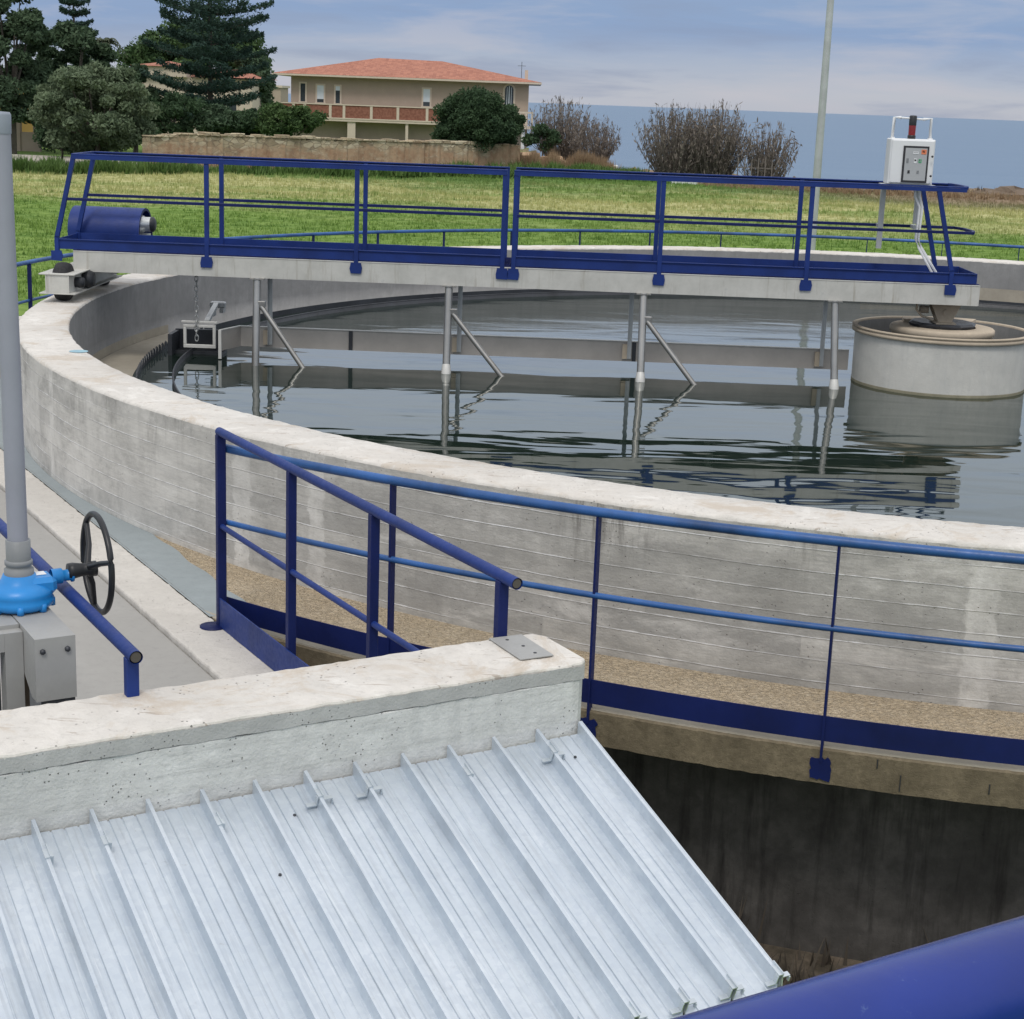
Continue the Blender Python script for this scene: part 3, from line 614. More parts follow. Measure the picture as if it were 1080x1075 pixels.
# arched french door
aw0, aw1 = hx(532.5), hx(541.5); az0, az1 = hz(537, 117), hz(537, 95); cxa = (aw0+aw1)/2; ra = (aw1-aw0)/2
mb = MB()
def arch(r0, z0, zs, y0, y1): return [(cxa-r0, z0), (cxa+r0, z0), (cxa+r0, zs)]+[(cxa+r0*math.cos(t_), zs+r0*math.sin(t_)) for t_ in np.linspace(.2, math.pi-.2, 8)]+[(cxa-r0, zs)]
MY = Matrix(((1, 0, 0, 0), (0, 0, 1, 0), (0, 1, 0, 0), (0, 0, 0, 1)))
mb.prism(arch(ra+.15, az0, az1, 0, 0), -.05, -.001, MY); dr = mb.build('arched_door', M['cream_plaster'], v_)
mb = MB(); mb.prism(arch(ra, az0+.02, az1, 0, 0), -.09, -.052, MY); mb.build('pane', M['glass_dark'], dr)
mb = MB(); mb.box(cxa-.03, cxa+.03, -.12, -.092, az0+.02, az1+ra*.9); mb.box(cxa-ra*.55, cxa-ra*.45, -.12, -.092, az0+.02, az1+ra*.6); mb.box(cxa+ra*.45, cxa+ra*.55, -.12, -.092, az0+.02, az1+ra*.6); mb.build('door_bar', M['shutter'], dr)
# balcony
bx0, bx1 = hx(287), hx(472); bd = -1.35
mb = MB(); mb.box(bx0, bx1, bd, -.002, zf-.16, zf); bal = mb.build('balcony', M['cream_plaster'], v_)
mb = MB(); mb.box(bx0, bx1, bd-.03, bd+.14, zf+1.02, zf+1.10); mb.box(bx0, bx1, bd-.03, bd+.14, zf+.002, zf+.10); mb.build('coping', M['cream_plaster'], bal)
pxs = [288, 312, 324, 350.6, 365, 393.6, 421.4, 452, 471]
for i, x in enumerate(pxs): mb = MB(); mb.box(hx(x)-.10, hx(x)+.10, bd-.01, bd+.13, zf+.10, zf+1.02); mb.build('pier', M['cream_plaster'], bal)
for i in range(len(pxs)-1): mb = MB(); mb.box(hx(pxs[i])+.10, hx(pxs[i+1])-.10, bd+.03, bd+.09, zf+.10, zf+1.02); mb.build('infill', M['baluster_red'], bal)
for x in (372.8, 431): mb = MB(); mb.box(hx(x)-(.3 if x < 400 else .1), hx(x)+(.3 if x < 400 else .1), bd+.1, bd+.4, 0, zf-.161); mb.build('pillar', M['cream_plaster'], v_)
# right hand balcony on a white column
c0, c1 = hx(536), hx(563); zf2 = hz(550, 133)
mb = MB(); mb.box(c0, c1, -2.2, -.002, zf2-.2, zf2); b2 = mb.build('balcony', M['cream_plaster'], v_)
mb = MB(); mb.box(c0, c1, -2.2, -2.06, zf2+.95, zf2+1.07); mb.box(c0, c1, -2.2, -2.06, zf2+.5, zf2+.56)
for q in np.linspace(0, 1, 5): mb.box(c0+(c1-c0-.14)*q, c0+(c1-c0-.14)*q+.14, -2.19, -2.07, zf2+.002, zf2+.95)
mb.box(c1-.14, c1, -2.06, -.01, zf2+.95, zf2+1.07); mb.build('balustrade', M['cream_plaster'], b2)
mb = MB(); mb.lathe([(.14, 0), (.14, zf2-.2)], (hx(553), -1.8, 0), 12); mb.build('column', M['white_paint_wall'], v_)
# cream house behind the big pine
Yc = 105; p0 = at(148, 100, Yc); p1 = at(266, 100, Yc)
hs = empty('cream_house', (p0.x, Yc, -1.6)); tag(hs, 'cream house with red roof edge half hidden by the tiered pine', 'house'); Wc = p1.x-p0.x
def cz(x, y): return at(x, y, Yc).z+1.6
mb = MB(); mb.box(0, Wc, 0, 8, 0, cz(205, 82)); mb.build('wall', M['cream_plaster'], hs)
mb = MB(); mb.box(-.3, Wc*.42, -.3, 5, cz(205, 82)+.002, cz(170, 70)); mb.build('upper_storey', M['cream_plaster'], hs)
mb = MB(); zz = cz(170, 70)+.002; mb.add([(-.5, -.5, zz), (Wc*.45, -.5, zz), (Wc*.45, 5.2, zz), (-.5, 5.2, zz), (Wc*.2, 2.4, zz+.35)], [(0, 1, 4), (1, 2, 4), (2, 3, 4), (3, 0, 4), (3, 2, 1, 0)]); mb.build('roof', M['tiles'], hs)
mb = MB(); zz = cz(240, 82)+.002; mb.add([(Wc*.46, -.4, zz), (Wc+.4, -.4, zz), (Wc+.4, 8.2, zz), (Wc*.46, 8.2, zz), (Wc*.46, 4, zz+.55), (Wc-1, 4, zz+.55)], [(0, 1, 5, 4), (1, 2, 5), (2, 3, 4, 5), (3, 2, 1, 0), (0, 4, 3)]); mb.build('roof', M['tiles'], hs)
for a_, b_ in [(.1, .22), (.30, .38), (.56, .64), (.78, .86)]: win(hs, Wc*a_, Wc*b_, 1.9, 3.0, 0, fw=.08, name='window')
# yellow building with wall and gate
Yy = 92; p0 = at(-60, 120, Yy); p1 = at(17, 120, Yy)
yb = empty('yellow_building', (p0.x, Yy, -1.5)); tag(yb, 'yellow building with a pale cornice at the left edge', 'building'); Wy = p1.x-p0.x; zt = at(10, 90, Yy).z+1.5
mb = MB(); mb.box(0, Wy, 0, 6, 0, zt); mb.build('wall', M['yellow_plaster'], yb); mb = MB(); mb.box(-.1, Wy+.12, -.12, 6.1, zt+.002, zt+.28); mb.build('cornice', M['cream_plaster'], yb)
win(yb, Wy*.45, Wy*.7, 1.5, 2.7, 0); mb = MB(); mb.lathe([(.0, .9), (.10, .8), (.16, .45), (.1, .2), (.13, 0)], (Wy-.2, .2, zt+.281), 10); mb.build('finial', M['cream_plaster'], yb)
g0 = at(-20, 150, 88); g1 = at(42, 150, 88); zg = at(20, 122, 88).z
gw = empty('garden_wall', (g0.x, 88, GZ)); tag(gw, 'grey garden wall with pillars left of the dark trees', 'wall'); Lw = g1.x-g0.x
mb = MB(); mb.box(0, Lw, 0, .25, -.2, (zg-GZ)*.55); mb.build('wall', M['far_plaster'], gw)
for q in (.15, .38, .62, .95): mb = MB(); mb.box(Lw*q-.17, Lw*q+.17, -.05, .3, -.2, zg-GZ); mb.build('pillar', M['far_plaster'], gw)
gt = empty('iron_gate', (g0.x+Lw*.38+.2, 88.05, GZ)); tag(gt, 'dark iron gate set between pillars of the grey garden wall', 'gate'); mb = MB(); gl = Lw*.24-.4
for i in range(9): mb.box(gl*i/8-.015, gl*i/8+.015, .1, .13, (zg-GZ)*.56, (zg-GZ)*.92)
mb.box(0, gl, .095, .135, (zg-GZ)*.58, (zg-GZ)*.62); mb.box(0, gl, .095, .135, (zg-GZ)*.86, (zg-GZ)*.9); mb.build('gate_bars', M['dark_steel'], gt)
# distant roofs left of the villa
Yd = 190
for (x0, x1, y0, lab) in [(277, 296, 92, 'distant pale building between the pines and the villa'), (262, 281, 99, 'low distant pale building beside the darker green pine')]:
    a_, b_ = at(x0, y0, Yd), at(x1, y0, Yd); e_ = empty('distant_building', (a_.x, Yd, -2)); tag(e_, lab, 'building'); mb = MB(); mb.box(0, b_.x-a_.x, 0, 6, 0, a_.z+2); mb.build('wall', M['far_plaster'], e_)
    mb = MB(); mb.box(-.2, b_.x-a_.x+.2, -.2, 6.2, a_.z+2.002, a_.z+2.25); mb.build('roof', M['cream_plaster'], e_); win(e_, .5, 1.1, 1.5, 2.6, 0)
# stone wall
sw = empty('stone_wall', (wl.x, 70, GZ)); tag(sw, 'long old stone wall with worn plaster running below the villa', 'wall')
L = math.hypot(wr.x-wl.x, 14.); sw.rotation_euler = (0, 0, math.atan2(14., wr.x-wl.x)); n = 150; rg = np.random.default_rng(8); vs = []; fs = []
hl = wl.z-GZ; hr = wr.z-GZ
for i in range(n+1):
    f = i/n; x = L*f; h = hl*(1-f)+hr*f+rg.normal(0, .025)+(.0 if f > .07 else -.12); o_ = .05*math.sin(x*1.7)+.02*rg.normal()
    vs += [(x, o_-.02, -.3), (x, o_, h), (x, o_+.42, h+rg.normal(0, .02)), (x, o_+.45, -.3)]
for i in range(n): fs += [(4*i+j, 4*(i+1)+j, 4*(i+1)+j+1, 4*i+j+1) for j in range(3)]
fs += [(0, 1, 2, 3), tuple(4*n+j for j in (3, 2, 1, 0))]
mb = MB(); mb.add(vs, fs); mb.build('masonry', M['stone_wall_mat'], sw)
mb = MB(); rg = random.Random(4)
x = 0
while x < L-.4:
    w_ = rg.uniform(.25, .55); h = hl+(hr-hl)*x/L-.02+(-.12 if x < .07*L else 0); mb.box(x, x+w_*.93, -.06+.05*math.sin(x*1.7), .44, h, h+rg.uniform(.06, .17), None, .02); x += w_
mb.build('coping', M['stone_wall_mat'], sw)
mb = MB(); rg = random.Random(9)
for i in range(34):
    q = rg.random(); p = at(548+82*q, 164, 87-1*q); s_ = rg.uniform(.12, .34)*(1.2-q*.6); mb.box(-s_, s_, -s_, s_, 0, s_*1.3, Matrix.Translation((p.x, p.y+rg.uniform(-.6, .6), GZ+rg.uniform(0, .75)*(1-q))) @ Matrix.Rotation(rg.uniform(0, 3), 4, 'Z') @ Matrix.Rotation(rg.uniform(-.4, .4), 4, 'X'), .04)
tag(mb.build('rubble_heap', M['stone_wall_mat']), 'collapsed stone rubble at the right end of the stone wall', 'rubble')
# low white wall and box
a_, b_ = onz(660, 189, GZ+.3), onz(740, 191.5, GZ+.3); zt_ = .42
mb = MB(); mb.box(at(660, 186, 79).x, at(742, 189, 79).x, 79, 79.3, GZ-.1, GZ+.36, None, .02); tag(mb.build('low_white_wall', M['white_paint_wall']), 'low white wall at the foot of the tall leafless shrubs', 'wall')
mb = MB(); mb.box(at(634, 180, 88).x, at(652, 180, 88).x, 88, 89, GZ-.1, at(640, 174.5, 88).z, None, .03); tag(mb.build('white_block', M['white_paint_wall']), 'small white block at the end of the reeds near the sea', 'block')
fe = empty('stake_fence', (at(778, 180, 81).x, 81, GZ)); tag(fe, 'short row of pale wooden stakes in front of the small leafless shrub', 'fence'); Lf = at(814, 180, 81).x-at(778, 180, 81).x
for i in range(6):
    mb = MB(); mb.box(Lf*i/5-.025, Lf*i/5+.025, 0, .05, -.2, 1.25+.08*math.sin(i*2.1)); mb.build('stake', M['bark_grey'], fe)
mb = MB(); mb.box(0, Lf, .052, .08, .75, .8); mb.build('rail', M['bark_grey'], fe)
# lamp post
pb = at(866, 130, 34); lp = empty('lamp_post', (pb.x, 34, GZ)); tag(lp, 'tall grey metal lamp post behind the tank', 'lamp post')
mb = MB(); mb.tube([(0, 0, 0), (0, 0, 4), (0, 0, 8.6)], [.085, .075, .055], 14); mb.build('pole', M['galv'], lp)
mb = MB(); mb.lathe([(0, 0), (.14, 0), (.14, .03), (.09, .06), (.09, .25)], (0, 0, 0), 14); mb.build('base', M['galv'], lp)
mb = MB(); mb.tube([(0, 0, 8.55), (.5, -.1, 8.8), (.9, -.15, 8.85)], .03, 8); mb.box(.85, 1.35, -.28, -.02, 8.78, 8.9, None, .03); mb.build('lamp_head', M['galv'], lp)
# kerb seen left of the tank
mb = MB(); mb.box(-14, 14, -.15, .15, -1.2, .0, None, .02)
o = mb.build('boundary_wall', M['curb_concrete']); p = onz(6, 339, -.78); o.location = (p.x-9, p.y-1.2, -.78); o.rotation_euler = (0, 0, R_(10)); tag(o, 'low concrete boundary wall left of the tank beyond the blue railing', 'wall')

# ------------------------------------------------------------------ the round tank
tank = empty('round_tank', (CX, CY, 0)); tag(tank, 'large round concrete settling tank with pale rim and board marked wall', 'tank')
NS = 1400
ang = np.linspace(0, 2*np.pi, NS, endpoint=False)
def jit(seed, amp):
    rg = np.random.default_rng(seed); s_ = np.zeros(NS)
    for f, a_ in ((37, .5), (91, .45), (190, .5), (333, .5), (520, .4)): s_ += a_*np.sin(f*ang+rg.uniform(0, 6))*np.sin(f*.13*ang*0+rg.uniform(0, 6)+np.floor(3)*ang)
    return (s_+rg.normal(0, .35, NS))*amp
def ring(name, prof, mat, parent, jits=None, smooth=True, uv=True):
    m = len(prof); V_ = np.zeros((NS, m, 3))
    for j, (r, z) in enumerate(prof):
        rr = r+(jits[j][0] if jits and jits[j] is not None else 0); zz = z+(jits[j][1] if jits and jits[j] is not None else 0)
        V_[:, j, 0] = rr*np.cos(ang); V_[:, j, 1] = rr*np.sin(ang); V_[:, j, 2] = zz
    i = np.arange(NS)[:, None]; j = np.arange(m-1)[None]; i2 = (i+1) % NS
    F_ = np.stack([(i*m+j), (i2*m+j), (i2*m+j+1), (i*m+j+1)], -1).reshape(-1, 4)
    V2 = V_.reshape(-1, 3); o = np_obj(name, V2, F_, mat, parent, smooth)
    if uv:
        me = o.data; u = me.uv_layers.new(name='UVMap'); li = F_.ravel(); a_ = np.degrees(0); aa = ang[li//m]*RO
        aa = aa.reshape(-1, 4); wrap = aa.max(1)-aa.min(1) > 10; aa[wrap] = np.where(aa[wrap] < 10, aa[wrap]+2*np.pi*RO, aa[wrap])
        u.data.foreach_set('uv', np.stack([aa.ravel(), V2[li][:, 2]], 1).astype(np.float32).ravel())
    return o
j1 = jit(1, .0035); j2 = jit(2, .003); j3 = jit(3, .0035); j4 = jit(4, .003); zz = np.zeros(NS)
ring('outer_wall', [(RO-.02, LZ-.02), (RO, LZ-.01), (RO, -.5), (RO, -.2), (RO, -.022)], M['wall_concrete'], tank, [None, None, None, None, (j1, j2*.8)], smooth=False)
jr = (j1, j2*.8)
ring('rim', [(RO, -.022), (RO-.004, -.012), (RO-.016, -.002), (RO-.13, .003), (RO-.26, .001), (RI+.018, -.001), (RI+.004, -.012), (RI, -.024)], M['rim_concrete'], tank,
     [jr, (j1*1.2, j2), (j3, j4), (zz, j3*.5), (zz, j4*.5), (j2*1.5, j1*.6), (j4, j3), (j4, j3)], smooth=True, uv=False)
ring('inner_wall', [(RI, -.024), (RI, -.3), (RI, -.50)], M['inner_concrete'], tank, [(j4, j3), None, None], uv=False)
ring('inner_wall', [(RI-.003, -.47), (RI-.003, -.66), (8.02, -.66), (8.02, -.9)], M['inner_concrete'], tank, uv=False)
mb = MB(); mb.lathe([(RI-.01, -.655), (8.03, -.655)], n=300, a0=R_(166), a1=R_(300)); mb.lathe([(RI-.006, -.56), (RI-.006, -.655)], n=300, a0=R_(166), a1=R_(300)); mb.build('launder', M['launder_concrete'], tank)
mb = MB(); mb.lathe([(RI-.007, -.40), (RI-.007, -.655)], n=60, a0=R_(30), a1=R_(84)); mb.build('launder_face', M['launder_concrete'], tank)
# toothed weir plate
nt = 380; vs = []; fs = []
for i in range(nt*4):
    a_ = 2*math.pi*i/(nt*4); top = (-.500, -.515, -.570, -.515)[i % 4] if 168 < math.degrees(a_) < 240 else -.525
    vs += [(7.975*math.cos(a_), 7.975*math.sin(a_), -.78), (7.975*math.cos(a_), 7.975*math.sin(a_), top), (7.985*math.cos(a_), 7.985*math.sin(a_), top), (7.985*math.cos(a_), 7.985*math.sin(a_), -.78)]
m_ = nt*4
for i in range(m_):
    j = (i+1) % m_; fs += [(4*i, 4*j, 4*j+1, 4*i+1), (4*i+1, 4*j+1, 4*j+2, 4*i+2), (4*i+2, 4*j+2, 4*j+3, 4*i+3)]
mb = MB(); mb.add(vs, fs); mb.build('weir_plate', M['dark_steel'], tank)
mb = MB(); mb.lathe([(7.645, -.85), (7.645, -.535), (7.65, -.533), (7.655, -.535), (7.655, -.85)], n=360); mb.build('scum_baffle', M['dark_steel'], tank)
mb = MB(); mb.lathe([(7.642, -.538), (7.643, -.530), (7.657, -.530), (7.658, -.538)], n=360); mb.build('baffle_edge', M['dark_steel'], tank)
# ledge around the outside (kept clear of the channel slab: cut where n < 3.12)
ncc = CX*NV.x+CY*NV.y; cut = 3.115
def clip(x, y, r):
    """pull a ring point of the ledge back to the kerb line, along the normal"""
    n_ = x*NV.x+y*NV.y+ncc
    if n_ < cut: x += NV.x*(cut-n_); y += NV.y*(cut-n_)
    return x, y
def clipring(name, prof, mat, seed, amp=.003):
    rg = np.random.default_rng(seed); N = 2200; m = len(prof); vs = []; fs = []
    for i in range(N):
        a_ = 2*math.pi*i/N; jz = rg.normal(0, amp*.5)+amp*.3*math.sin(a_*70)+amp*.3*math.sin(a_*173)
        for k_, (r, z) in enumerate(prof):
            x, y = clip(r*math.cos(a_), r*math.sin(a_), r); vs.append((x, y, z+(jz if 0 < k_ < m-1 else 0)))
    for i in range(N):
        j = (i+1) % N; fs += [(i*m+k_, j*m+k_, j*m+k_+1, i*m+k_+1) for k_ in range(m-1)]
    mb = MB(); mb.add(vs, fs); return mb.build(name, mat, tank)
clipring('ledge_top', [(RO-.05, LZ-.002), (RO+.3, LZ), (RL-.07, LZ), (RL-.02, LZ-.002)], M['pebbles'], 4, .001)
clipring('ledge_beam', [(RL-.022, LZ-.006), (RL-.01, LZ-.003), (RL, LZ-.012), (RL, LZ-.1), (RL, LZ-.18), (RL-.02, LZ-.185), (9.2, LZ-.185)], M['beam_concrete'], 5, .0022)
clipring('ledge_edge', [(RL-.075, LZ+.001), (RL-.07, LZ+.006), (RL-.018, LZ+.004), (RL-.015, LZ-.004)], M['launder_concrete'], 6, .001)
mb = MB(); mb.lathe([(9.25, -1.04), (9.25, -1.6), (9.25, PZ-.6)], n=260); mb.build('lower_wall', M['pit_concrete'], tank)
mb = MB(); p = onz(83, 371, 0.); mb.lathe([(0, .006), (.055, .006), (.075, .004)], (p.x-CX, p.y-CY, .0), 16); mb.build('paint_mark', M['blue_mark'], tank)
for az, z0, z1 in ((-104.25, -1.03, -.95), (-104.9, -.93, -.885), (-101.9, -.99, -.94)):
    mb = MB(); mb.box(-.004, .004, -.003, .003, z0, z1, Matrix.Translation(pol(az, RL, 0)-Vector((CX, CY, 0))) @ Matrix.Rotation(R_(az), 4, 'Z')); mb.build('crack', M['dark_print'], tank)
# water
mb = MB(); N = 200; mb.add([(8.03*math.cos(2*math.pi*i/N), 8.03*math.sin(2*math.pi*i/N), 0) for i in range(N)], [tuple(range(N))])
wa = mb.build('water', M['water_mat']); wa.location = (CX, CY, WZ); kind(wa, 'structure')
# the water texture is laid in world metres
# ------------------------------------------------------------------ centre well
cw = empty('centre_well', (CX, CY, 0)); tag(cw, 'round concrete feed well standing in the middle of the water', 'well')
RW = .893; zw = -.012
mb = MB(); mb.lathe([(RW-.035, -.9), (RW-.03, -.10), (RW-.03, -.075)], n=96); mb.build('drum', M['well_concrete'], cw)
mb = MB(); mb.lathe([(RW-.03, -.078), (RW, -.074), (RW+.002, -.045), (RW-.012, -.040), (RW-.012, -.03), (RW+.002, -.026), (RW, zw), (RW-.05, zw), (RW-.05, -.03)], n=96); mb.build('rim', M['well_inner'], cw)
mb = MB(); mb.lathe([(RW-.032, -.60), (RW-.0285, -.568), (RW-.031, -.56)], n=160); mb.build('waterline', M['algae'], cw)
mb = MB(); mb.lathe([(RW-.05, -.03), (RW-.06, -.9)], n=96); mb.build('lining', M['inner_concrete'], cw)
mb = MB(); mb.lathe([(RW-.05, -.32), (.2, -.32)], n=64); mb.build('still_water', M['water_mat'], cw)
mb = MB(); mb.lathe([(.50, -.9), (.50, -.07), (.52, -.06), (.52, -.015), (.505, .0), (.44, .002), (.33, .004)], n=64); mb.build('inner_ring', M['well_inner'], cw)
mb = MB(); mb.lathe([(.33, .004), (.34, .03), (.31, .05), (.20, .03), (.0, .03)], n=10, smooth=False); mb.build('turntable', M['dark_steel'], cw)
mb = MB(); mb.prism([(-.35, .2), (.35, .2), (.45, .42), (.1, .55), (-.3, .48)], .006, .035); mb.build('support_plate', M['well_inner'], cw)

# ------------------------------------------------------------------ the rotating scraper bridge
ANG = -math.atan(.0181)
br_ = empty('scraper_bridge', (CX, CY, 0), ANG); tag(br_, 'blue railed steel scraper bridge spanning from the tank rim to the centre well', 'bridge')
def P(nm, mb, mat, par=None): return mb.build(nm, M[mat], par or br_)
z0g, z1g = .258, .462
for sgn in (-1, 1):
    y = .385*sgn; i_ = -sgn
    mb = MB(); mb.box(-8.74, .235, min(y, y+.008*i_), max(y, y+.008*i_), z0g+.0, z1g-.011)
    mb.box(-8.74, .235, min(y-.004*i_, y+.075*i_), max(y-.004*i_, y+.075*i_), z1g-.011, z1g, None, .002)
    mb.box(-8.74, .235, min(y+.009*i_, y+.075*i_), max(y+.009*i_, y+.075*i_), z0g, z0g+.011)
    for s_ in np.arange(-8.2, .2, 1.2): mb.box(s_, s_+.008, min(y+.01*i_, y+.07*i_), max(y+.01*i_, y+.07*i_), z0g+.012, z1g-.012)
    P('girder', mb, 'girder_metal')
mb = MB()
for s_ in np.arange(-8.6, .2, .9): mb.box(s_, s_+.06, -.376, .376, z0g+.02, z0g+.08)
P('cross_member', mb, 'girder_metal')
mb = MB(); mb.box(-8.74, .235, -.38, .38, z1g+.001, z1g+.008)
for s_ in np.arange(-8.7, .2, .1): mb.box(s_, s_+.006, -.376, .376, z1g+.009, z1g+.026)
for y in np.arange(-.36, .37, .06): mb.box(-8.7, .2, y-.0025, y+.0025, z1g+.010, z1g+.030)
P('deck', mb, 'blue_dark')
mb = MB(); mb.box(.236, .244, -.385, .385, z0g+.004, z1g-.004); P('end_plate', mb, 'girder_metal')
for sgn in (-1, 1):
    y = .375*sgn; mb = MB()
    for a_, b_ in ((-8.90, -4.49), (-4.34, .20)): mb = MB(); mb.box(a_, b_, y-.004, y+.004, z1g+.012, .5655); mb.box(a_, b_, y-.018 if sgn < 0 else y-.004, y+.004 if sgn < 0 else y+.018, .5655, .574); P('toe_board', mb, 'blue_paint')
mb = MB(); mb.box(.20, .208, -.37, .37, z1g+.012, .572); P('toe_board', mb, 'blue_paint')
mb = MB(); mb.box(-8.905, -8.897, -.375, .375, z1g+.012, .572); P('toe_board', mb, 'blue_paint')
zt_, zm_ = 1.395, .965
for sgn in (-1, 1):
    y = .375*sgn
    for s_ in (-7.405, -5.92, -4.47, -4.36, -2.92, -1.47):
        mb = MB(); mb.box(s_-.022, s_+.022, y-.02, y+.02, z1g-.06, zt_, None, .003)
        ps = P('post', mb, 'blue_paint')
        rj = random.Random(int(s_*100)+sgn); mb = MB(); yo = y+.012*sgn
        poly = [(s_-.055+rj.uniform(-.006, .006), .345), (s_+.052, .345+rj.uniform(-.006, .006)), (s_+.062, .40), (s_+.05, .448), (s_-.05, .45), (s_-.062, .39)]
        mb.prism(poly, min(yo+.002*sgn, yo+.016*sgn), max(yo+.002*sgn, yo+.016*sgn), MY); P('foot_plate', mb, 'blue_paint', ps)
    for (sa, sb, sz) in ((-8.90, -8.71, 1), (-.05, -.255, -1)):
        mb = MB(); mb.beam((sa, y, z1g-.05), (sa, y, .60), .04, .045); mb.beam((sa, y, .585), (sb, y, zt_), .04, .045); ps = P('post', mb, 'blue_paint')
        mb = MB(); mb.prism([(sa-.055, .36), (sa+.05, .355), (sa+.06, .41), (sa+.045, .46), (sa-.055, .455)], y+.014*sgn if sgn > 0 else y-.028, y+.028 if sgn > 0 else y-.014, MY); P('foot_plate', mb, 'blue_paint', ps)
    for a_, b_ in ((-8.73, -4.448), (-4.382, .02)):
        mb = MB(); mb.box(a_, b_, y-.026, y+.026, zt_-.001, zt_+.012, None, .002); mb.box(a_, b_, (y-.026) if sgn < 0 else y+.018, (y-.018) if sgn < 0 else y+.026, zt_-.04, zt_-.002); P('top_rail', mb, 'blue_paint')
    for a_, b_ in ((-8.82, -4.46), (-4.37, .12)):
        mb = MB(); mb.box(a_, b_, y-.018, y+.018, zm_-.014, zm_+.014, None, .002); P('mid_rail', mb, 'blue_dark')
mb = MB(); mb.box(-8.735, -8.70, -.348, .348, zt_-.02, zt_+.012); P('top_rail', mb, 'blue_paint')
mb = MB(); mb.beam((.02, -.36, zt_), (.05, -.2, zt_), .04, .03); mb.beam((.05, -.2, zt_), (.05, .2, zt_), .04, .03); mb.beam((.05, .2, zt_), (.02, .36, zt_), .04, .03); P('end_rail', mb, 'blue_paint')
mb = MB(); mb.beam((.12, -.37, zm_), (.17, -.2, zm_), .03, .026); mb.beam((.17, -.2, zm_), (.17, .2, zm_), .03, .026); mb.beam((.17, .2, zm_), (.12, .37, zm_), .03, .026); P('end_rail', mb, 'blue_dark')
# drive cover and motor
MXr = Matrix.Rotation(math.pi/2, 4, 'Y')
mb = MB(); vs = []; pr = [(-.30, .0), (-.30, .08), (-.30, .15)]+[(-.30*math.cos(t_), .15+.235*math.sin(t_)) for t_ in np.linspace(.12, math.pi-.12, 18)]+[(.30, .15), (.30, .0)]
n_ = len(pr)
for s_ in (-9.03, -8.285): vs += [(s_, y+.74, .44+z) for y, z in pr]
mb.add(vs, [(i, i+1, n_+i+1, n_+i) for i in range(n_-1)], True); mb.add(vs, [tuple(range(n_))])
P('drive_cover', mb, 'blue_paint')
mb = MB(); mb.box(-9.05, -8.2, .40, 1.05, .40, .437); P('drive_platform', mb, 'blue_dark')
mb = MB(); vs2 = [(-8.283, y+.74, .44+z) for y, z in pr]+[(-8.283, y*.9+.74, .44+z*.93) for y, z in pr]; mb.add(vs2, [(i, i+1, n_+i+1, n_+i) for i in range(n_-1)]); P('cover_lip', mb, 'blue_dark')
mb = MB(); mb.lathe([(0, -.45), (.085, -.45), (.09, -.02), (.075, 0), (.075, .06), (.06, .085), (0, .09)], (-8.27, .66, .665), 20, Matrix.Rotation(math.pi/2, 4, 'Y')); mo = P('motor', mb, 'motor_metal')
mb = MB(); mb.lathe([(.076, .062), (.08, .09), (.05, .11), (0, .11)], (-8.27, .66, .665), 20, Matrix.Rotation(math.pi/2, 4, 'Y')); P('fan_cover', mb, 'dark_steel', mo)
mb = MB(); mb.box(-8.6, -8.25, .52, .82, .44, .56); P('motor_mount', mb, 'motor_metal', mo)
# end carriage
mb = MB(); s0, s1 = -8.865, -8.635
for sgn in (-1, 1):
    pass
mb.box(s0-.06, s1+.06, -.93, .86, .272, .284, None, .002); mb.box(s0-.06, s1+.06, -.93, .86, .086, .098, None, .002)
mb.box(s0, s0+.01, -.92, .86, .0985, .2715); mb.box(s1-.01, s1, -.92, .86, .0985, .2715); mb.box(s0+.0105, s1-.0105, -.915, -.905, .0985, .2715); mb.box(s0+.0105, s1-.0105, .835, .845, .0985, .2715)
ca = P('end_carriage', mb, 'girder_metal')
for y in (-.70, .70):
    mb = MB(); prof = [(0, -.075), (.15, -.075), (.178, -.06), (.188, -.02), (.188, .02), (.178, .06), (.15, .075), (0, .075)]
    mb.lathe(prof, (-8.75, y, .188), 32, Matrix.Rotation(math.pi/2, 4, 'Y')); wh = P('wheel', mb, 'rubber', ca)
    mb = MB(); mb.lathe([(0, -.02), (.05, -.02), (.055, .03), (.045, .07), (0, .075)], (-8.62, y+.0, .185), 16, Matrix.Rotation(math.pi/2, 4, 'Y')); P('axle_cap', mb, 'dark_steel', wh)
mb = MB(); mb.lathe([(0, 0), (.085, 0), (.09, .05), (.07, .1), (0, .1)], (-8.63, -.42, .19), 20, Matrix.Rotation(math.pi/2, 4, 'Y')); P('gearbox', mb, 'dark_steel', ca)
# pivot under the bridge at the centre
mb = MB()
for y in (-.09, .09): mb.prism([(-.16, .256), (.16, .256), (.065, .05), (-.065, .05)], y-.008, y+.008, MY)
mb.box(-.10, .10, -.16, .16, .036, .05); mb.tube([(0, -.11, .15), (0, .11, .15)], .03, 10); pv = P('pivot_bracket', mb, 'well_inner')
mb = MB(); mb.tube([(-.30, -.12, .255), (-.30, -.12, .17), (-.24, -.1, .11), (-.12, -.08, .07)], .012, 8); mb.lathe([(0, -.02), (.05, -.02), (.05, .05), (0, .05)], (-.2, 0, .15), 14); P('slip_ring', mb, 'well_inner', pv)
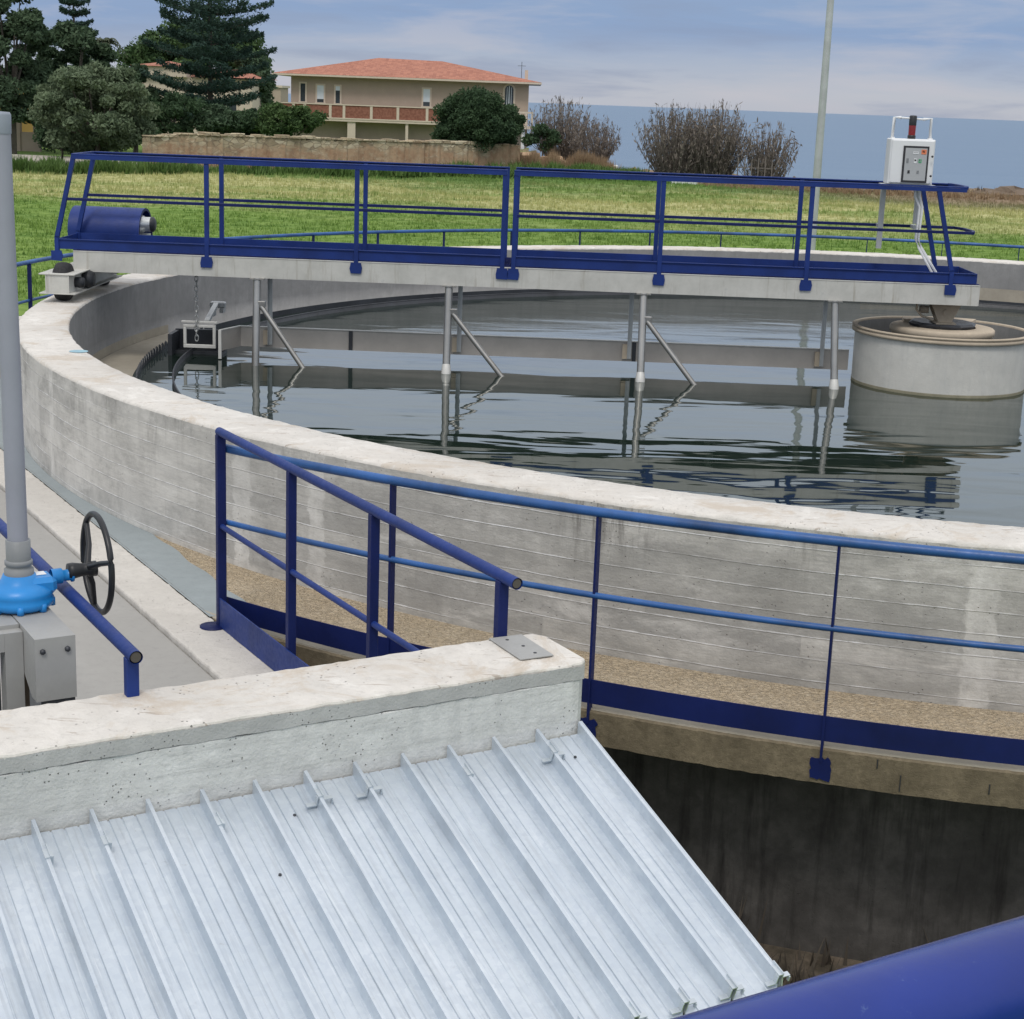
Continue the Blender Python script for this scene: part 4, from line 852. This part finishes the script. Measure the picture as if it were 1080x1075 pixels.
# scraper legs with braces
for i, (st, yb_, sb, lean, wh_) in enumerate([(-6.90, -.58, -6.89, -6.385, 0), (-4.99, -.62, -4.985, -4.40, 1), (-3.06, -.66, -3.06, -2.50, 1), (-1.17, -.62, -1.14, None, 1)]):
    mb = MB(); top = Vector((st, -.40, .256)); bot = Vector((sb, yb_, WZ-.10)); mb.tube([top, bot], .038, 14, False); mb.box(st-.07, st+.07, -.45, -.30, .248, .257)
    lg = P('scraper_leg', mb, 'stainless')
    if wh_:
        d_ = (bot-top); mb = MB(); mb.tube([top+d_*.80, top+d_*.86, top+d_*.905], [.039, .048, .048], 14, True); P('sleeve', mb, 'edge_metal', lg)
    if lean:
        mb = MB(); f0 = top.lerp(bot, .26); mb.tube([f0+Vector((.03, 0, 0)), Vector((lean, yb_-.02, WZ-.04))], .026, 10); mb.box(f0.x, f0.x+.09, f0.y-.03, f0.y+.03, f0.z-.03, f0.z+.03, None, .006); P('brace', mb, 'stainless', lg)
# skimming plate behind the legs
yP = .10
mb = MB(); mb.box(-7.16, -.90, yP-.004, yP+.004, -.50, -.295); pl_ = P('skimmer_plate', mb, 'plate_metal')
mb = MB(); mb.box(-7.16, -.90, yP-.02, yP+.006, -.295, -.286); P('plate_edge', mb, 'edge_metal', pl_)
for s_ in (-6.02, -3.10):
    mb = MB(); mb.box(s_-.02, s_+.02, yP-.016, yP-.005, -.498, -.302); P('joint_strip', mb, 'dark_steel', pl_)
mb = MB(); mb.beam((-7.16, yP, -.397), (-7.30, -.28, -.397), .008, .205); P('skimmer_plate', mb, 'plate_metal'); mb = MB(); mb.beam((-7.16, yP, -.29), (-7.30, -.28, -.29), .022, .010); mb.beam((-7.30, -.28, -.29), (-7.30, -.28, -.58), .03, .03); P('plate_edge', mb, 'edge_metal')
for s_ in (-6.85, -4.9, -3.15, -1.18):
    mb = MB(); mb.box(s_-.022, s_+.022, yP-.03, yP-.018, -.47, .256); mb.box(s_-.022, s_-.018, yP-.06, yP-.0305, -.47, .256); hg = P('hanger', mb, 'galv'); mb = MB(); mb.box(s_-.07, s_-.0225, yP-.045, yP-.017, -.47, -.32); P('bracket', mb, 'well_inner', hg)
# scum box in front of the weir
sb_ = empty('scum_box', (CX, CY, 0), ANG); tag(sb_, 'dark scum collecting box with a white tubular frame at the weir', 'scum box')
mb = MB(); mb.box(-7.86, -7.33, .20, .24, -.66, -.36); mb.box(-7.86, -7.82, -.15, .199, -.66, -.37); mb.box(-7.82, -7.33, .0, .199, -.66, -.56); P('box', mb, 'dark_steel', sb_)
mb = MB(); a_, b_, c_, d_ = -7.70, -7.37, -.50, -.245; yy_ = -.14
for (x0, x1, z0, z1) in ((a_, b_, c_, c_+.035), (a_-.02, b_+.02, d_, d_+.02), (a_, b_, d_-.045, d_-.02), (a_, a_+.03, c_+.0355, d_-.0455), (b_-.03, b_, c_+.0355, d_-.0455)): mb.box(x0, x1, yy_-.015, yy_+.015, z0, z1, None, .003)
P('frame', mb, 'edge_metal', sb_)
mb = MB(); mb.beam((-7.46, yy_, d_+.02), (-7.50, .55, -.13), .05, .035); P('arm', mb, 'galv', sb_)
mb = MB(); mb.box(-7.57, -7.41, .53, .62, -.17, -.11, None, .01); mb.box(-7.56, -7.52, .50, .63, -.26, -.171); mb.box(-7.46, -7.42, .50, .63, -.22, -.171); P('arm_bracket', mb, 'galv', sb_)
# chain
ch = empty('lifting_chain', (CX, CY, 0), ANG); tag(ch, 'galvanised chain hanging from the bridge down to the scum box frame', 'chain'); mb = MB(); z = .255; i = 0
while z > -.42:
    pts = [];
    for q in range(10):
        t_ = 2*math.pi*q/10; u = .018*math.cos(t_); w_ = .034*math.sin(t_); pts.append((-7.56+(u if i % 2 else 0)+.002*math.sin(i), -.17+(0 if i % 2 else u), z+w_))
    mb.tube(pts, .0055, 5, False, True); z -= .05; i += 1
P('chain_links', mb, 'galv', ch)

# control cabinet on the bridge
cb = empty('control_cabinet', (CX, CY, 0), ANG); tag(cb, 'white electrical control cabinet on legs above the bridge railing', 'control cabinet')
x0, x1, y0, y1, zc0, zc1 = -.70, -.262, -.10, .12, 1.40, 1.838
mb = MB(); mb.box(x0, x1, y0, y1, zc0, zc1, None, .008); P('cabinet', mb, 'white_enamel', cb)
mb = MB(); mb.box(x0+.012, x1-.012, y0-.02, y0-.001, zc0+.012, zc1-.012, None, .006); dr_ = P('door', mb, 'white_enamel', cb)
mb = MB(); mb.box(x0+.125, x1-.062, y0-.030, y0-.0205, zc0+.02, zc1-.065, None, .002); P('window_frame', mb, 'dark_print', dr_)
wx0, wx1, wz0, wz1 = x0+.145, x1-.080, zc0+.04, zc1-.085
mb = MB(); mb.box(wx0, wx1, y0-.033, y0-.0305, wz0, wz1); fp = P('control_panel', mb, 'panel_grey', dr_)
def mark(x, z, w_, h_, mat, nm='label_plate'): mb = MB(); mb.box(wx0+x, wx0+x+w_, y0-.036, y0-.0335, wz1-z-h_, wz1-z); P(nm, mb, mat, fp)
mark(.075, .035, .055, .022, 'white_enamel', 'label_plate'); mark(.08, .042, .045, .004, 'dark_print', 'lettering'); mark(.155, .012, .05, .045, 'orange_print', 'warning_sticker'); mark(.165, .022, .022, .02, 'dark_print', 'emergency_button')
mark(.015, .10, .022, .045, 'fitting_grey', 'meter'); mark(.088, .10, .028, .045, 'white_enamel', 'display'); mark(.092, .108, .02, .018, 'dark_print', 'display_screen'); mark(.135, .105, .028, .035, 'green_print', 'start_button'); mark(.140, .112, .016, .018, 'white_enamel', 'button_cap')
mark(.035, .215, .022, .03, 'dark_print', 'rotary_switch'); mark(.125, .215, .022, .03, 'fitting_grey', 'rotary_switch')
for z_ in (zc0+.09, zc1-.16): mb = MB(); mb.lathe([(0, -.03), (.011, -.03), (.011, -.02), (0, -.02)], (x1-.035, y0-.0, z_), 10, Matrix.Rotation(-math.pi/2, 4, 'X') @ Matrix.Identity(4)); o_ = P('door_lock', mb, 'dark_print', dr_); o_.location.y = -.045
mb = MB(); mb.tube([(x0+.03, .01, zc1), (x0+.035, .01, zc1+.20), (x0+.10, .01, zc1+.20)], .016, 8); mb.tube([(x0+.10, .01, zc1+.2), (x0+.32, .01, zc1+.19)], .010, 8); mb.tube([(x0+.32, .01, zc1+.19), (x1-.04, .01, zc1+.20), (x1-.035, .01, zc1)], .016, 8)
mb.box(x0+.015, x0+.05, -.02, .04, zc1+.0, zc1+.012); mb.box(x1-.055, x1-.015, -.02, .04, zc1+.0, zc1+.012); P('guard_frame', mb, 'white_enamel', cb)
mb = MB(); bxm = (x0+x1)/2; mb.lathe([(0, 0), (.04, 0), (.04, .03), (.035, .035)], (bxm, .01, zc1+.001), 16); bc_ = P('beacon', mb, 'black_plastic', cb)
mb = MB(); mb.lathe([(.034, .032), (.036, .13), (.034, .14)], (bxm, .01, zc1), 16); P('lens', mb, 'red_lens', bc_); mb = MB(); mb.lathe([(.037, .13), (.038, .215), (.03, .225), (0, .226)], (bxm, .01, zc1), 16); P('beacon_cap', mb, 'black_plastic', bc_)
mb = MB(); mb.box(x0-.04, x1+.05, y0-.02, y1+.02, zc0-.03, zc0-.004, None, .003); P('shelf', mb, 'galv', cb)
for s_, zb_ in ((-.67, .74), (-.32, 1.0)):
    mb = MB(); mb.box(s_-.025, s_+.025, .20, .215, zb_, zc0-.03); mb.box(s_-.025, s_-.02, .2155, .24, zb_, zc0-.03); mb.box(s_-.02, s_+.02, .12, .199, zc0-.06, zc0-.031); mb.box(s_-.02, s_+.02, .2155, .356, zm_-.02, zm_+.02); P('leg', mb, 'galv', cb)
mb = MB()
for dx in (0, .045): mb.tube([(-.40+dx, .0, zc0-.02), (-.395+dx, .0, 1.28), (-.34+dx*.6, -.0, 1.18), (-.355+dx*.6, -.02, .86), (-.32+dx*.6, -.05, .78), (-.15+dx, -.1, .50)], .013, 8)
P('conduit', mb, 'white_enamel', cb)

# ------------------------------------------------------------------ circular railing on the ledge
cr = empty('circular_railing', (CX, CY, 0)); tag(cr, 'blue tubular railing curving around the outside of the round tank', 'railing')
zr_ = .147; zmr = -.272; A0, A1 = -127.0, 188.
def arc(r, z, a0, a1, step=1.): n_ = max(2, int((a1-a0)/step)); return [(r*math.cos(R_(a0+(a1-a0)*i/n_)), r*math.sin(R_(a0+(a1-a0)*i/n_)), z) for i in range(n_+1)]
mb = MB(); mb.tube(arc(RL, zr_, A0, A1), .024, 14); P('top_rail', mb, 'blue_rail', cr)
mb = MB(); mb.tube(arc(RL, zmr, A0, A1), .016, 10); P('mid_rail', mb, 'blue_rail', cr)
mb = MB(); pa = arc(RL, 0, A0, A1); m = len(pa); vs = []; fs = []
for x, y, _ in pa:
    l = math.hypot(x, y); ux, uy = x/l, y/l
    vs += [(x-ux*.003, y-uy*.003, LZ+.035), (x+ux*.003, y+uy*.003, LZ+.035), (x+ux*.003, y+uy*.003, LZ+.160), (x-ux*.003, y-uy*.003, LZ+.160)]
for i in range(m-1): fs += [(4*i+j, 4*(i+1)+j, 4*(i+1)+(j+1) % 4, 4*i+(j+1) % 4) for j in range(4)]
fs += [(0, 1, 2, 3)]; mb.add(vs, fs); P('toe_board', mb, 'blue_dark', cr)
az = -126.84+6.87
k = 0
while az < 186:
    mb = MB(); T_ = Matrix.Rotation(R_(az), 4, 'Z'); mb.box(RL-.034, RL+.012, -.006, .006, LZ-.07, zr_-.015, T_); ps = P('post', mb, 'blue_dark', cr)
    rj = random.Random(k); pl2 = [(rj.uniform(.050, .064)*math.cos(t_), LZ-.085+rj.uniform(.052, .072)*math.sin(t_)) for t_ in np.linspace(.1, 6.1, 26)]
    cs_ = [(-.045, -.16), (.045, -.16), (.047, -.05), (-.046, -.048)]; pl2 = []
    for q in range(4):
        A_, B_ = cs_[q], cs_[(q+1) % 4]
        for w_ in range(6): f_ = w_/6; pl2.append((A_[0]+(B_[0]-A_[0])*f_+rj.uniform(-.007, .007), LZ+A_[1]+(B_[1]-A_[1])*f_+rj.uniform(-.008, .008)))
    mb = MB(); mb.prism(pl2, RL+.0035, RL+.008, T_ @ Matrix(((0, 0, 1, 0), (1, 0, 0, 0), (0, 1, 0, 0), (0, 0, 0, 1)))); P('fixing_plate', mb, 'blue_dark', ps)
    az += 6.77; k += 1

# ------------------------------------------------------------------ channel structure left of the tank (t, n frame)
def S(nm, mb, mat, par=None):
    o = mb.build(nm, M[mat], par)
    return o
def rough_box(name, mat, t0, t1, n0, n1, zb_, zt2, par=None, seg=.03, amp=.003, cham=.012, seed=0, ends=True):
    """long concrete block along n (or t) with chipped, slightly wavy edges"""
    rg = np.random.default_rng(seed); along_n = (n1-n0) >= (t1-t0); L_ = (n1-n0) if along_n else (t1-t0); N = max(3, int(L_/seg)); vs = []; fs = []
    w0, w1 = (t0, t1) if along_n else (n0, n1)
    prof = [(w0, zb_), (w0, zt2-cham), (w0+cham*.35, zt2-cham*.35), (w0+cham, zt2), ((w0+w1)/2, zt2), (w1-cham, zt2), (w1-cham*.35, zt2-cham*.35), (w1, zt2-cham), (w1, zb_)]
    m = len(prof); J = rg.normal(0, 1, (N+1, 4)); sm_ = lambda a_: (a_+np.roll(a_, 1, 0)+np.roll(a_, 2, 0))/2; J = (sm_(J)*.6+rg.normal(0, 1, (N+1, 4))*.5)*amp
    for i in range(N+1):
        q = i/N; l = (n0 if along_n else t0)+L_*q; e_ = (1-q)*L_; sh_ = .05-math.sqrt(max(0, .0025-max(0, .05-e_)**2)) if ends and e_ < .05 else 0
        for k_, (w_, z) in enumerate(prof):
            dw = J[i, 0] if k_ in (1, 2, 3) else (J[i, 1] if k_ in (5, 6, 7) else 0); dz = J[i, 2] if k_ in (1, 2, 3) else (J[i, 3] if k_ in (5, 6, 7) else 0)
            dw += sh_ if w_ < (w0+w1)/2-.01 else (-sh_*.6 if w_ > (w0+w1)/2+.01 else 0)
            vs.append((w_+dw, l, z+dz*.7) if along_n else (l, w_+dw, z+dz*.7))
    for i in range(N): fs += [(i*m+k_, (i+1)*m+k_, (i+1)*m+k_+1, i*m+k_+1) for k_ in range(m-1)]
    fs += [tuple(range(m)), tuple(N*m+k_ for k_ in range(m-1, -1, -1))]
    mb = MB(); mb.add([MTN @ Vector(v) for v in vs], fs); return mb.build(name, M[mat], par)
ck = rough_box('channel_kerb', 'curb_concrete', -24, -5.40, 2.808, 3.108, -1.9, LZ, seed=1, amp=.003); tag(ck, 'pale concrete kerb running along the channel beside the tank', 'kerb')
mb = MB(); mb.box(-24, -5.40, -3, 2.80, -1.9, LZ-.035, MTN); kind(mb.build('channel_floor', M['slab_concrete']), 'structure')
# grey membrane strip between kerb and gravel: polygon clipped to the tank wall
vs = []; N = 90
for i in range(N+1):
    t_ = -20+(11.35)*i/N; dC = (-12.33-t_)   # along t from the centre's foot
    lim = RO+.002; dd = math.sqrt(max(0, lim*lim-(t_+12.324)**2)); nwall = (ncc-dd) if abs(t_+12.324) < lim else 9
    e_ = 3.385 if t_ > -10.6 else 3.385+(-10.6-t_)*.5
    vs.append((t_, min(nwall, e_+.012*math.sin(i*1.3), 3.9)))
poly = [(a_, b_) for a_, b_ in vs]
mb = MB(); V_ = []
for a_, b_ in poly: V_ += [MTN @ Vector((a_, 3.10, LZ+.0045)), MTN @ Vector((a_, max(b_, 3.105), LZ+.0045))]
mb.add(V_, [(2*i, 2*i+2, 2*i+3, 2*i+1) for i in range(N)]); kind(mb.build('pavement', M['membrane']), 'structure')
# stair railing (runs along t at n = 3.11)
rr_ = empty('straight_railing', tuple(tn(-8.5, 3.11, 0))); tag(rr_, 'straight blue railing along the kerb with an open pipe end', 'railing'); base = Vector(rr_.location)
def tl(t_, n_, z): return tn(t_, n_, z)-base
z_t = .245
mb = MB(); mb.tube([tl(-8.50, 3.11, z_t), tl(-5.298, 3.145, z_t)], .024, 16, False); P('top_rail', mb, 'blue_paint', rr_)
mb = MB(); mb.tube([tl(-5.302, 3.145, z_t), tl(-5.42, 3.143, z_t)], .019, 16, True); P('pipe_bore', mb, 'bore', rr_)
mb = MB(); mb.tube([tl(-8.50, 3.11, -.285), tl(-5.36, 3.14, -.285)], .016, 10); P('mid_rail', mb, 'blue_paint', rr_)
for t_ in (-8.48, -7.50, -6.56, -5.412):
    mb = MB(); a_ = .025 if t_ < -8 else .022; T_ = MTN; nc_ = 3.11+.033*max(0, (t_+8.48)/3.14); mb.box(t_-.02, t_+.02, nc_-a_, nc_+a_, LZ-.02 if t_ < -8 else LZ+.03, z_t-.015, Matrix.Translation(-base) @ T_, .003); ps = P('post', mb, 'blue_dark', rr_)
    if t_ < -8: mb = MB(); mb.lathe([(.075, 0), (.075, .008), (0, .009)], tuple(tl(t_, 3.06, LZ)), 16); P('base_plate', mb, 'blue_dark', ps)
mb = MB(); mb.box(-8.50, -5.42, 3.09, 3.098, LZ+.002, LZ+.17, Matrix.Translation(-base) @ MTN); P('toe_board', mb, 'blue_paint', rr_)
# left railing
lr = empty('channel_railing', tuple(tn(-5.4, 1.63, 0))); tag(lr, 'blue railing behind the gate valve ending in an open pipe', 'railing'); base = Vector(lr.location); zl = .155
mb = MB(); mb.tube([tl(-14, 1.64, zl), tl(-5.30, 1.635, zl)], .024, 16, False); P('top_rail', mb, 'blue_paint', lr)
mb = MB(); mb.tube([tl(-5.304, 1.635, zl), tl(-5.4, 1.635, zl)], .019, 16, True); P('pipe_bore', mb, 'bore', lr)
for t_ in (-5.355, -7.6, -9.8, -12): mb = MB(); mb.box(t_-.02, t_+.02, 1.612, 1.656, LZ-.03, zl-.015, Matrix.Translation(-base) @ MTN, .003); P('post', mb, 'blue_paint', lr)

# parapet
pp = empty('parapet_wall', tuple(tn(-5.2, 1.6, 0))); tag(pp, 'thick concrete parapet wall with pale top above the metal roof', 'wall'); base = Vector(pp.location)
def child_shift(o): 
    o.parent = pp; o.location = -base; return o
child_shift(rough_box('wall_top', 'rim_concrete', -5.395, -5.006, -1.5, 3.303, -.064, 0., seed=3, amp=.0032, cham=.010))
child_shift(rough_box('wall_face', 'parapet_concrete', -5.39, -5.004, -1.5, 3.292, PZ-.3, -.068, seed=4, amp=.002, cham=.004))
mb = MB(); mb.add([tn(-5.0015+.0006*math.sin(i*1.7), -1.5+4.78*i/120, z) for i in range(121) for z in (-.066+.0016*math.sin(i*.9)+.0016*math.sin(i*2.3), -.012+.002*math.sin(i*1.3))], [(2*i, 2*i+2, 2*i+3, 2*i+1) for i in range(120)]); child_shift(mb.build('cap_band', M['cap_face_concrete']))
mb = MB(); mb.box(-.135, .135, -.072, .072, 0, .005, Matrix.Translation(tn(-5.245, 3.14, .003)) @ Matrix.Rotation(RZT+R_(-3), 4, 'Z'), .001); sp_ = child_shift(mb.build('steel_plate', M['frame_steel']))
for dx in (-.09, .0, .09): mb = MB(); mb.lathe([(0, .0022), (.007, .002), (.007, .0)], tuple(tn(-5.245+dx, 3.14+.01*math.copysign(1, dx), .008)), 6); o_ = child_shift(mb.build('bolt_or_hole', M['dark_steel']))  # thin dark discs stand in for the dark of the plate's holes

# ------------------------------------------------------------------ metal roof
SL = math.tan(R_(18.8)); ZR0 = -.281
def rz(t_): return ZR0-(t_+5.0)*SL
mr = empty('metal_roof', tuple(tn(-5.0, 1.6, ZR0))); tag(mr, 'sloping galvanised standing seam roof below the parapet', 'roof'); base = Vector(mr.location)
te = -3.735; sp = .1882; n_last = 3.262
def RP(nm, mb, mat, par=None): o = mb.build(nm, M[mat], par or mr); return o
for k in range(24):
    n1_ = n_last-k*sp; n0_ = n1_-sp
    if n1_ < -1.0: break
    xs_ = []; sh = .050
    prof = [(n0_+.006, .0), (n0_+.052, .0), (n0_+.054, -.004), (n0_+.057, -.004), (n0_+.060, 0), (n0_+.096, 0), (n0_+.098, -.004), (n0_+.101, -.004), (n0_+.104, 0), (n0_+.142, 0), (n0_+.144, -.004), (n0_+.147, -.004), (n0_+.150, 0), (n1_-.006, 0), (n1_-.005, sh), (n1_+.007, sh+.001), (n1_+.0075, sh-.014), (n1_+.0045, sh-.014), (n1_+.0045, .001)]
    vs = []; m = len(prof); NT_ = 30
    for i in range(NT_+1):
        t_ = -5.0+.006+(te+4.994)*i/NT_
        for (nn0, hh_) in prof: vs.append(tn(t_, nn0, rz(t_)+hh_+.0012*math.sin(t_*7+k*1.9)*(1 if hh_ == 0 else .2))-base)
    fs = [(i*m+j, (i+1)*m+j, (i+1)*m+j+1, i*m+j+1) for i in range(NT_) for j in range(m-1)]
    mb = MB(); mb.add(vs, fs); RP('roof_panel', mb, 'zinc')
def clip_at(t_, n_, big):
    mb = MB(); b_ = tn(t_, n_, rz(t_))-base; T_ = Matrix.Translation(b_) @ Matrix.Rotation(RZT, 4, 'Z') @ Matrix.Rotation(math.atan(SL), 4, 'Y')
    mb.box(-.03, .03, .007, .010, .004, .058, T_); mb.box(-.012, .028, -.008, .011, .047, .052, T_)
    if big: mb.box(.012, .03, -.045, -.008, .012, .016, T_); mb.box(.012, .03, -.011, -.007, .0165, .0465, T_); mb.box(.0, .018, .0105, .055, .020, .024, T_); mb.box(.012, .022, .05, .055, .0, .0195, T_)
    else: mb.box(.0, .025, .0105, .02, .0, .05, T_)
    RP('roof_clip', mb, 'roof_clip')
for k_, dt, big in ((1, .10, 1), (3, .13, 0), (5, .10, 1), (6, .10, 1), (8, .14, 0), (10, .13, 0), (11, .14, 0)): clip_at(-5.0+dt, n_last-k_*sp, big)
for k_ in (0, 1, 2, 3, 4, 5, 6): clip_at(te-.035, n_last-k_*sp, 1)
mb = MB(); mb.add([tn(t_, n_last+.012, rz(t_)+z)-base for t_ in (-5.0, te) for z in (-.09, .046)]+[tn(t_, n_last+.016, rz(t_)+z)-base for t_ in (-5.0, te) for z in (-.09, .046)], [(0, 1, 3, 2), (4, 6, 7, 5), (1, 5, 7, 3), (0, 2, 6, 4), (2, 3, 7, 6)]); RP('verge_flashing', mb, 'roof_sheet')
mb = MB(); mb.box(te-.09, te-.03, -1.4, 3.2, rz(te)-.12, rz(te)-.03, Matrix.Translation(-base) @ MTN); mb.box(te-.06, te-.05, -1.4, 3.2, PZ, rz(te)-.121, Matrix.Translation(-base) @ MTN); mb.box(-4.99, te-.061, 3.18, 3.2, PZ, rz(te)-.125, Matrix.Translation(-base) @ MTN); RP('cladding', mb, 'frame_steel')
# screw heads and a stray mark or two
for (tt_, k_, f_) in ((-4.88, 0, .45), (-4.86, 6, .5), (-4.62, 7, .3)):
    mb = MB(); mb.lathe([(0, .006), (.005, .005), (.006, 0)], tuple(tn(tt_, n_last-(k_+f_)*sp, rz(tt_))-base), 8); RP('screw', mb, 'dark_steel')

# ------------------------------------------------------------------ gate valve
gv = empty('gate_valve', tuple(tn(-6.15, 1.45, .12))); tag(gv, 'blue gate valve gearbox with a grey stem pipe and black handwheel', 'valve'); base = Vector(gv.location)
L0 = Vector((0, 0, 0))
mb = MB(); mb.lathe([(.0, 0), (.112, 0), (.124, .012), (.126, .030), (.118, .042), (.122, .050), (.120, .068), (.098, .085), (.070, .10), (.060, .125), (.0, .126)], (0, 0, .004), 40)
mb.box(-.055, .065, .02, .13, .050, .118, MTN, .018)
for i in range(8): a_ = i*math.pi/4+.3; mb.lathe([(0, .0), (.014, .0), (.014, .03), (0, .03)], (.116*math.cos(a_), .116*math.sin(a_), .0), 8)
P('gearbox', mb, 'blue_valve', gv)
Mn = Matrix.Rotation(math.atan2(NV.y, NV.x), 4, 'Z') @ Matrix.Rotation(math.pi/2, 4, 'Y')
mb = MB(); mb.lathe([(.03, 0), (.03, .04), (.022, .045), (.022, .075), (.028, .076), (.028, .085), (0, .085)], tuple(tn(.0, .12, .115-.012)), 16, Mn); P('shaft_housing', mb, 'blue_valve', gv)
mb = MB(); mb.box(-.03, .015, .055, .10, .1185, .1215, MTN, .001); P('label_plate', mb, 'white_enamel', gv)
hw = empty('handwheel', tuple(tn(.0, .205, .118))); hw.parent = gv
mb = MB(); mb.lathe([(0, -.02), (.030, -.02), (.032, .0), (.026, .03), (.024, .055), (.03, .06), (.03, .09), (0, .09)], (0, 0, 0), 18, Mn)
ctr = tn(0, .095, .02)
ring_pts = [ctr+tn(.192*math.cos(q), 0, .192*math.sin(q)) for q in np.linspace(0, 2*math.pi, 56, endpoint=False)]
mb2 = MB(); mb2.tube(ring_pts, .0125, 10, False, True); P('rim', mb2, 'black_plastic', hw)
mb2 = MB()
for a_ in (R_(15), R_(135), R_(255)):
    mb2.tube([tn(0, .055, .005), ctr*.5+tn(.09*math.cos(a_), .035, .09*math.sin(a_)+.008), ctr+tn(.19*math.cos(a_), 0, .19*math.sin(a_))], [.014, .011, .010], 8)
P('spoke', mb2, 'black_plastic', hw); P('hub', mb, 'black_plastic', hw)
mb = MB(); mb.lathe([(.055, .125), (.055, .150), (.047, .155), (.047, .165), (.052, .168), (.052, .182), (.046, .186)], (0, 0, 0), 32); mb.lathe([(.046, .186), (.046, .262), (.0385, .264)], (0, 0, 0), 32); P('pipe_fitting', mb, 'fitting_grey', gv)
mb = MB(); mb.tube([(0, 0, .262), (-.006, .004, 1.0), (-.014, .010, 1.81)], .0375, 32, False); P('stem_pipe', mb, 'pvc_grey', gv)
mb = MB(); mb.lathe([(.040, 1.76), (.041, 1.825), (.036, 1.835), (0, 1.837)], (-.014, .010, 0), 32); P('pipe_cap', mb, 'cap_grey', gv)
# steel frame under the valve
fr_ = empty('valve_frame', tuple(tn(-6.0, 1.47, 0))); tag(fr_, 'grey steel frame carrying the blue gate valve behind the parapet', 'frame'); base = Vector(fr_.location); TB = Matrix.Translation(-base) @ MTN
mb = MB(); mb.prism([(-6.6, .118), (-5.735, .118), (-5.735, -.12), (-5.80, -.12), (-6.05, .02), (-6.6, .02)], 1.398, 1.545, TB @ Matrix(((1, 0, 0, 0), (0, 0, 1, 0), (0, 1, 0, 0), (0, 0, 0, 1)))); P('beam', mb, 'frame_steel', fr_)
for n_ in (1.425, 1.515): mb = MB(); mb.lathe([(0, .012), (.010, .010), (.011, 0)], tuple(tn(-5.735, n_, .07)-base), 6, Matrix.Rotation(RZT, 4, 'Z') @ Matrix.Rotation(math.pi/2, 4, 'Y')); P('bolt_or_hole', mb, 'dark_steel', fr_)
mb = MB(); mb.box(-5.84, -5.74, 1.44, 1.54, -.21, -.122, TB); P('foot_block', mb, 'dark_steel', fr_)
mb = MB(); mb.box(-5.98, -5.90, 1.33, 1.396, LZ-.03, .10, TB); mb.box(-5.98, -5.90, 1.10, 1.3295, .03, .10, TB); P('column', mb, 'frame_steel', fr_)
mb = MB(); mb.box(-5.99, -5.97, 1.40, 1.43, LZ-.03, .015, TB); P('dark_strip', mb, 'wood_dark', fr_)
mb = MB(); mb.box(-6.16, -6.14, 1.431, 1.535, LZ-.03, .018, TB); P('back_plate', mb, 'panel_grey', fr_)
mb = MB(); mb.box(-6.0, -5.985, .95, 1.328, LZ-.03, .02, TB); P('gate_leaf', mb, 'dark_steel', fr_)
mb = MB(); mb.box(-6.6, -5.95, 1.05, 1.395, .085, .115, TB); P('top_plate', mb, 'frame_steel', fr_)

# ------------------------------------------------------------------ handrail close to the camera
hr_ = empty('near_handrail', tuple(tn(-.62, .6, 1.6))); tag(hr_, 'thick glossy blue handrail close up in the bottom right corner', 'handrail'); base = Vector(hr_.location)
mb = MB(); mb.tube([tn(-.58, -1.2, 1.585)-base, tn(-.58, .5, 1.585)-base, tn(-.58, 2.6, 1.585)-base], .034, 40); P('pipe', mb, 'blue_near', hr_)
for n_ in (-1.1, 2.5): mb = MB(); mb.tube([tn(-.58, n_, 1.57)-base, tn(-.58, n_, .45)-base], .022, 12); P('post', mb, 'blue_near', hr_)

# ------------------------------------------------------------------ render settings
sc.view_settings.view_transform = 'Standard'; sc.view_settings.look = 'None'; sc.view_settings.exposure = 0.; sc.view_settings.gamma = 1.
sc.render.resolution_x = 1024; sc.render.resolution_y = 1019
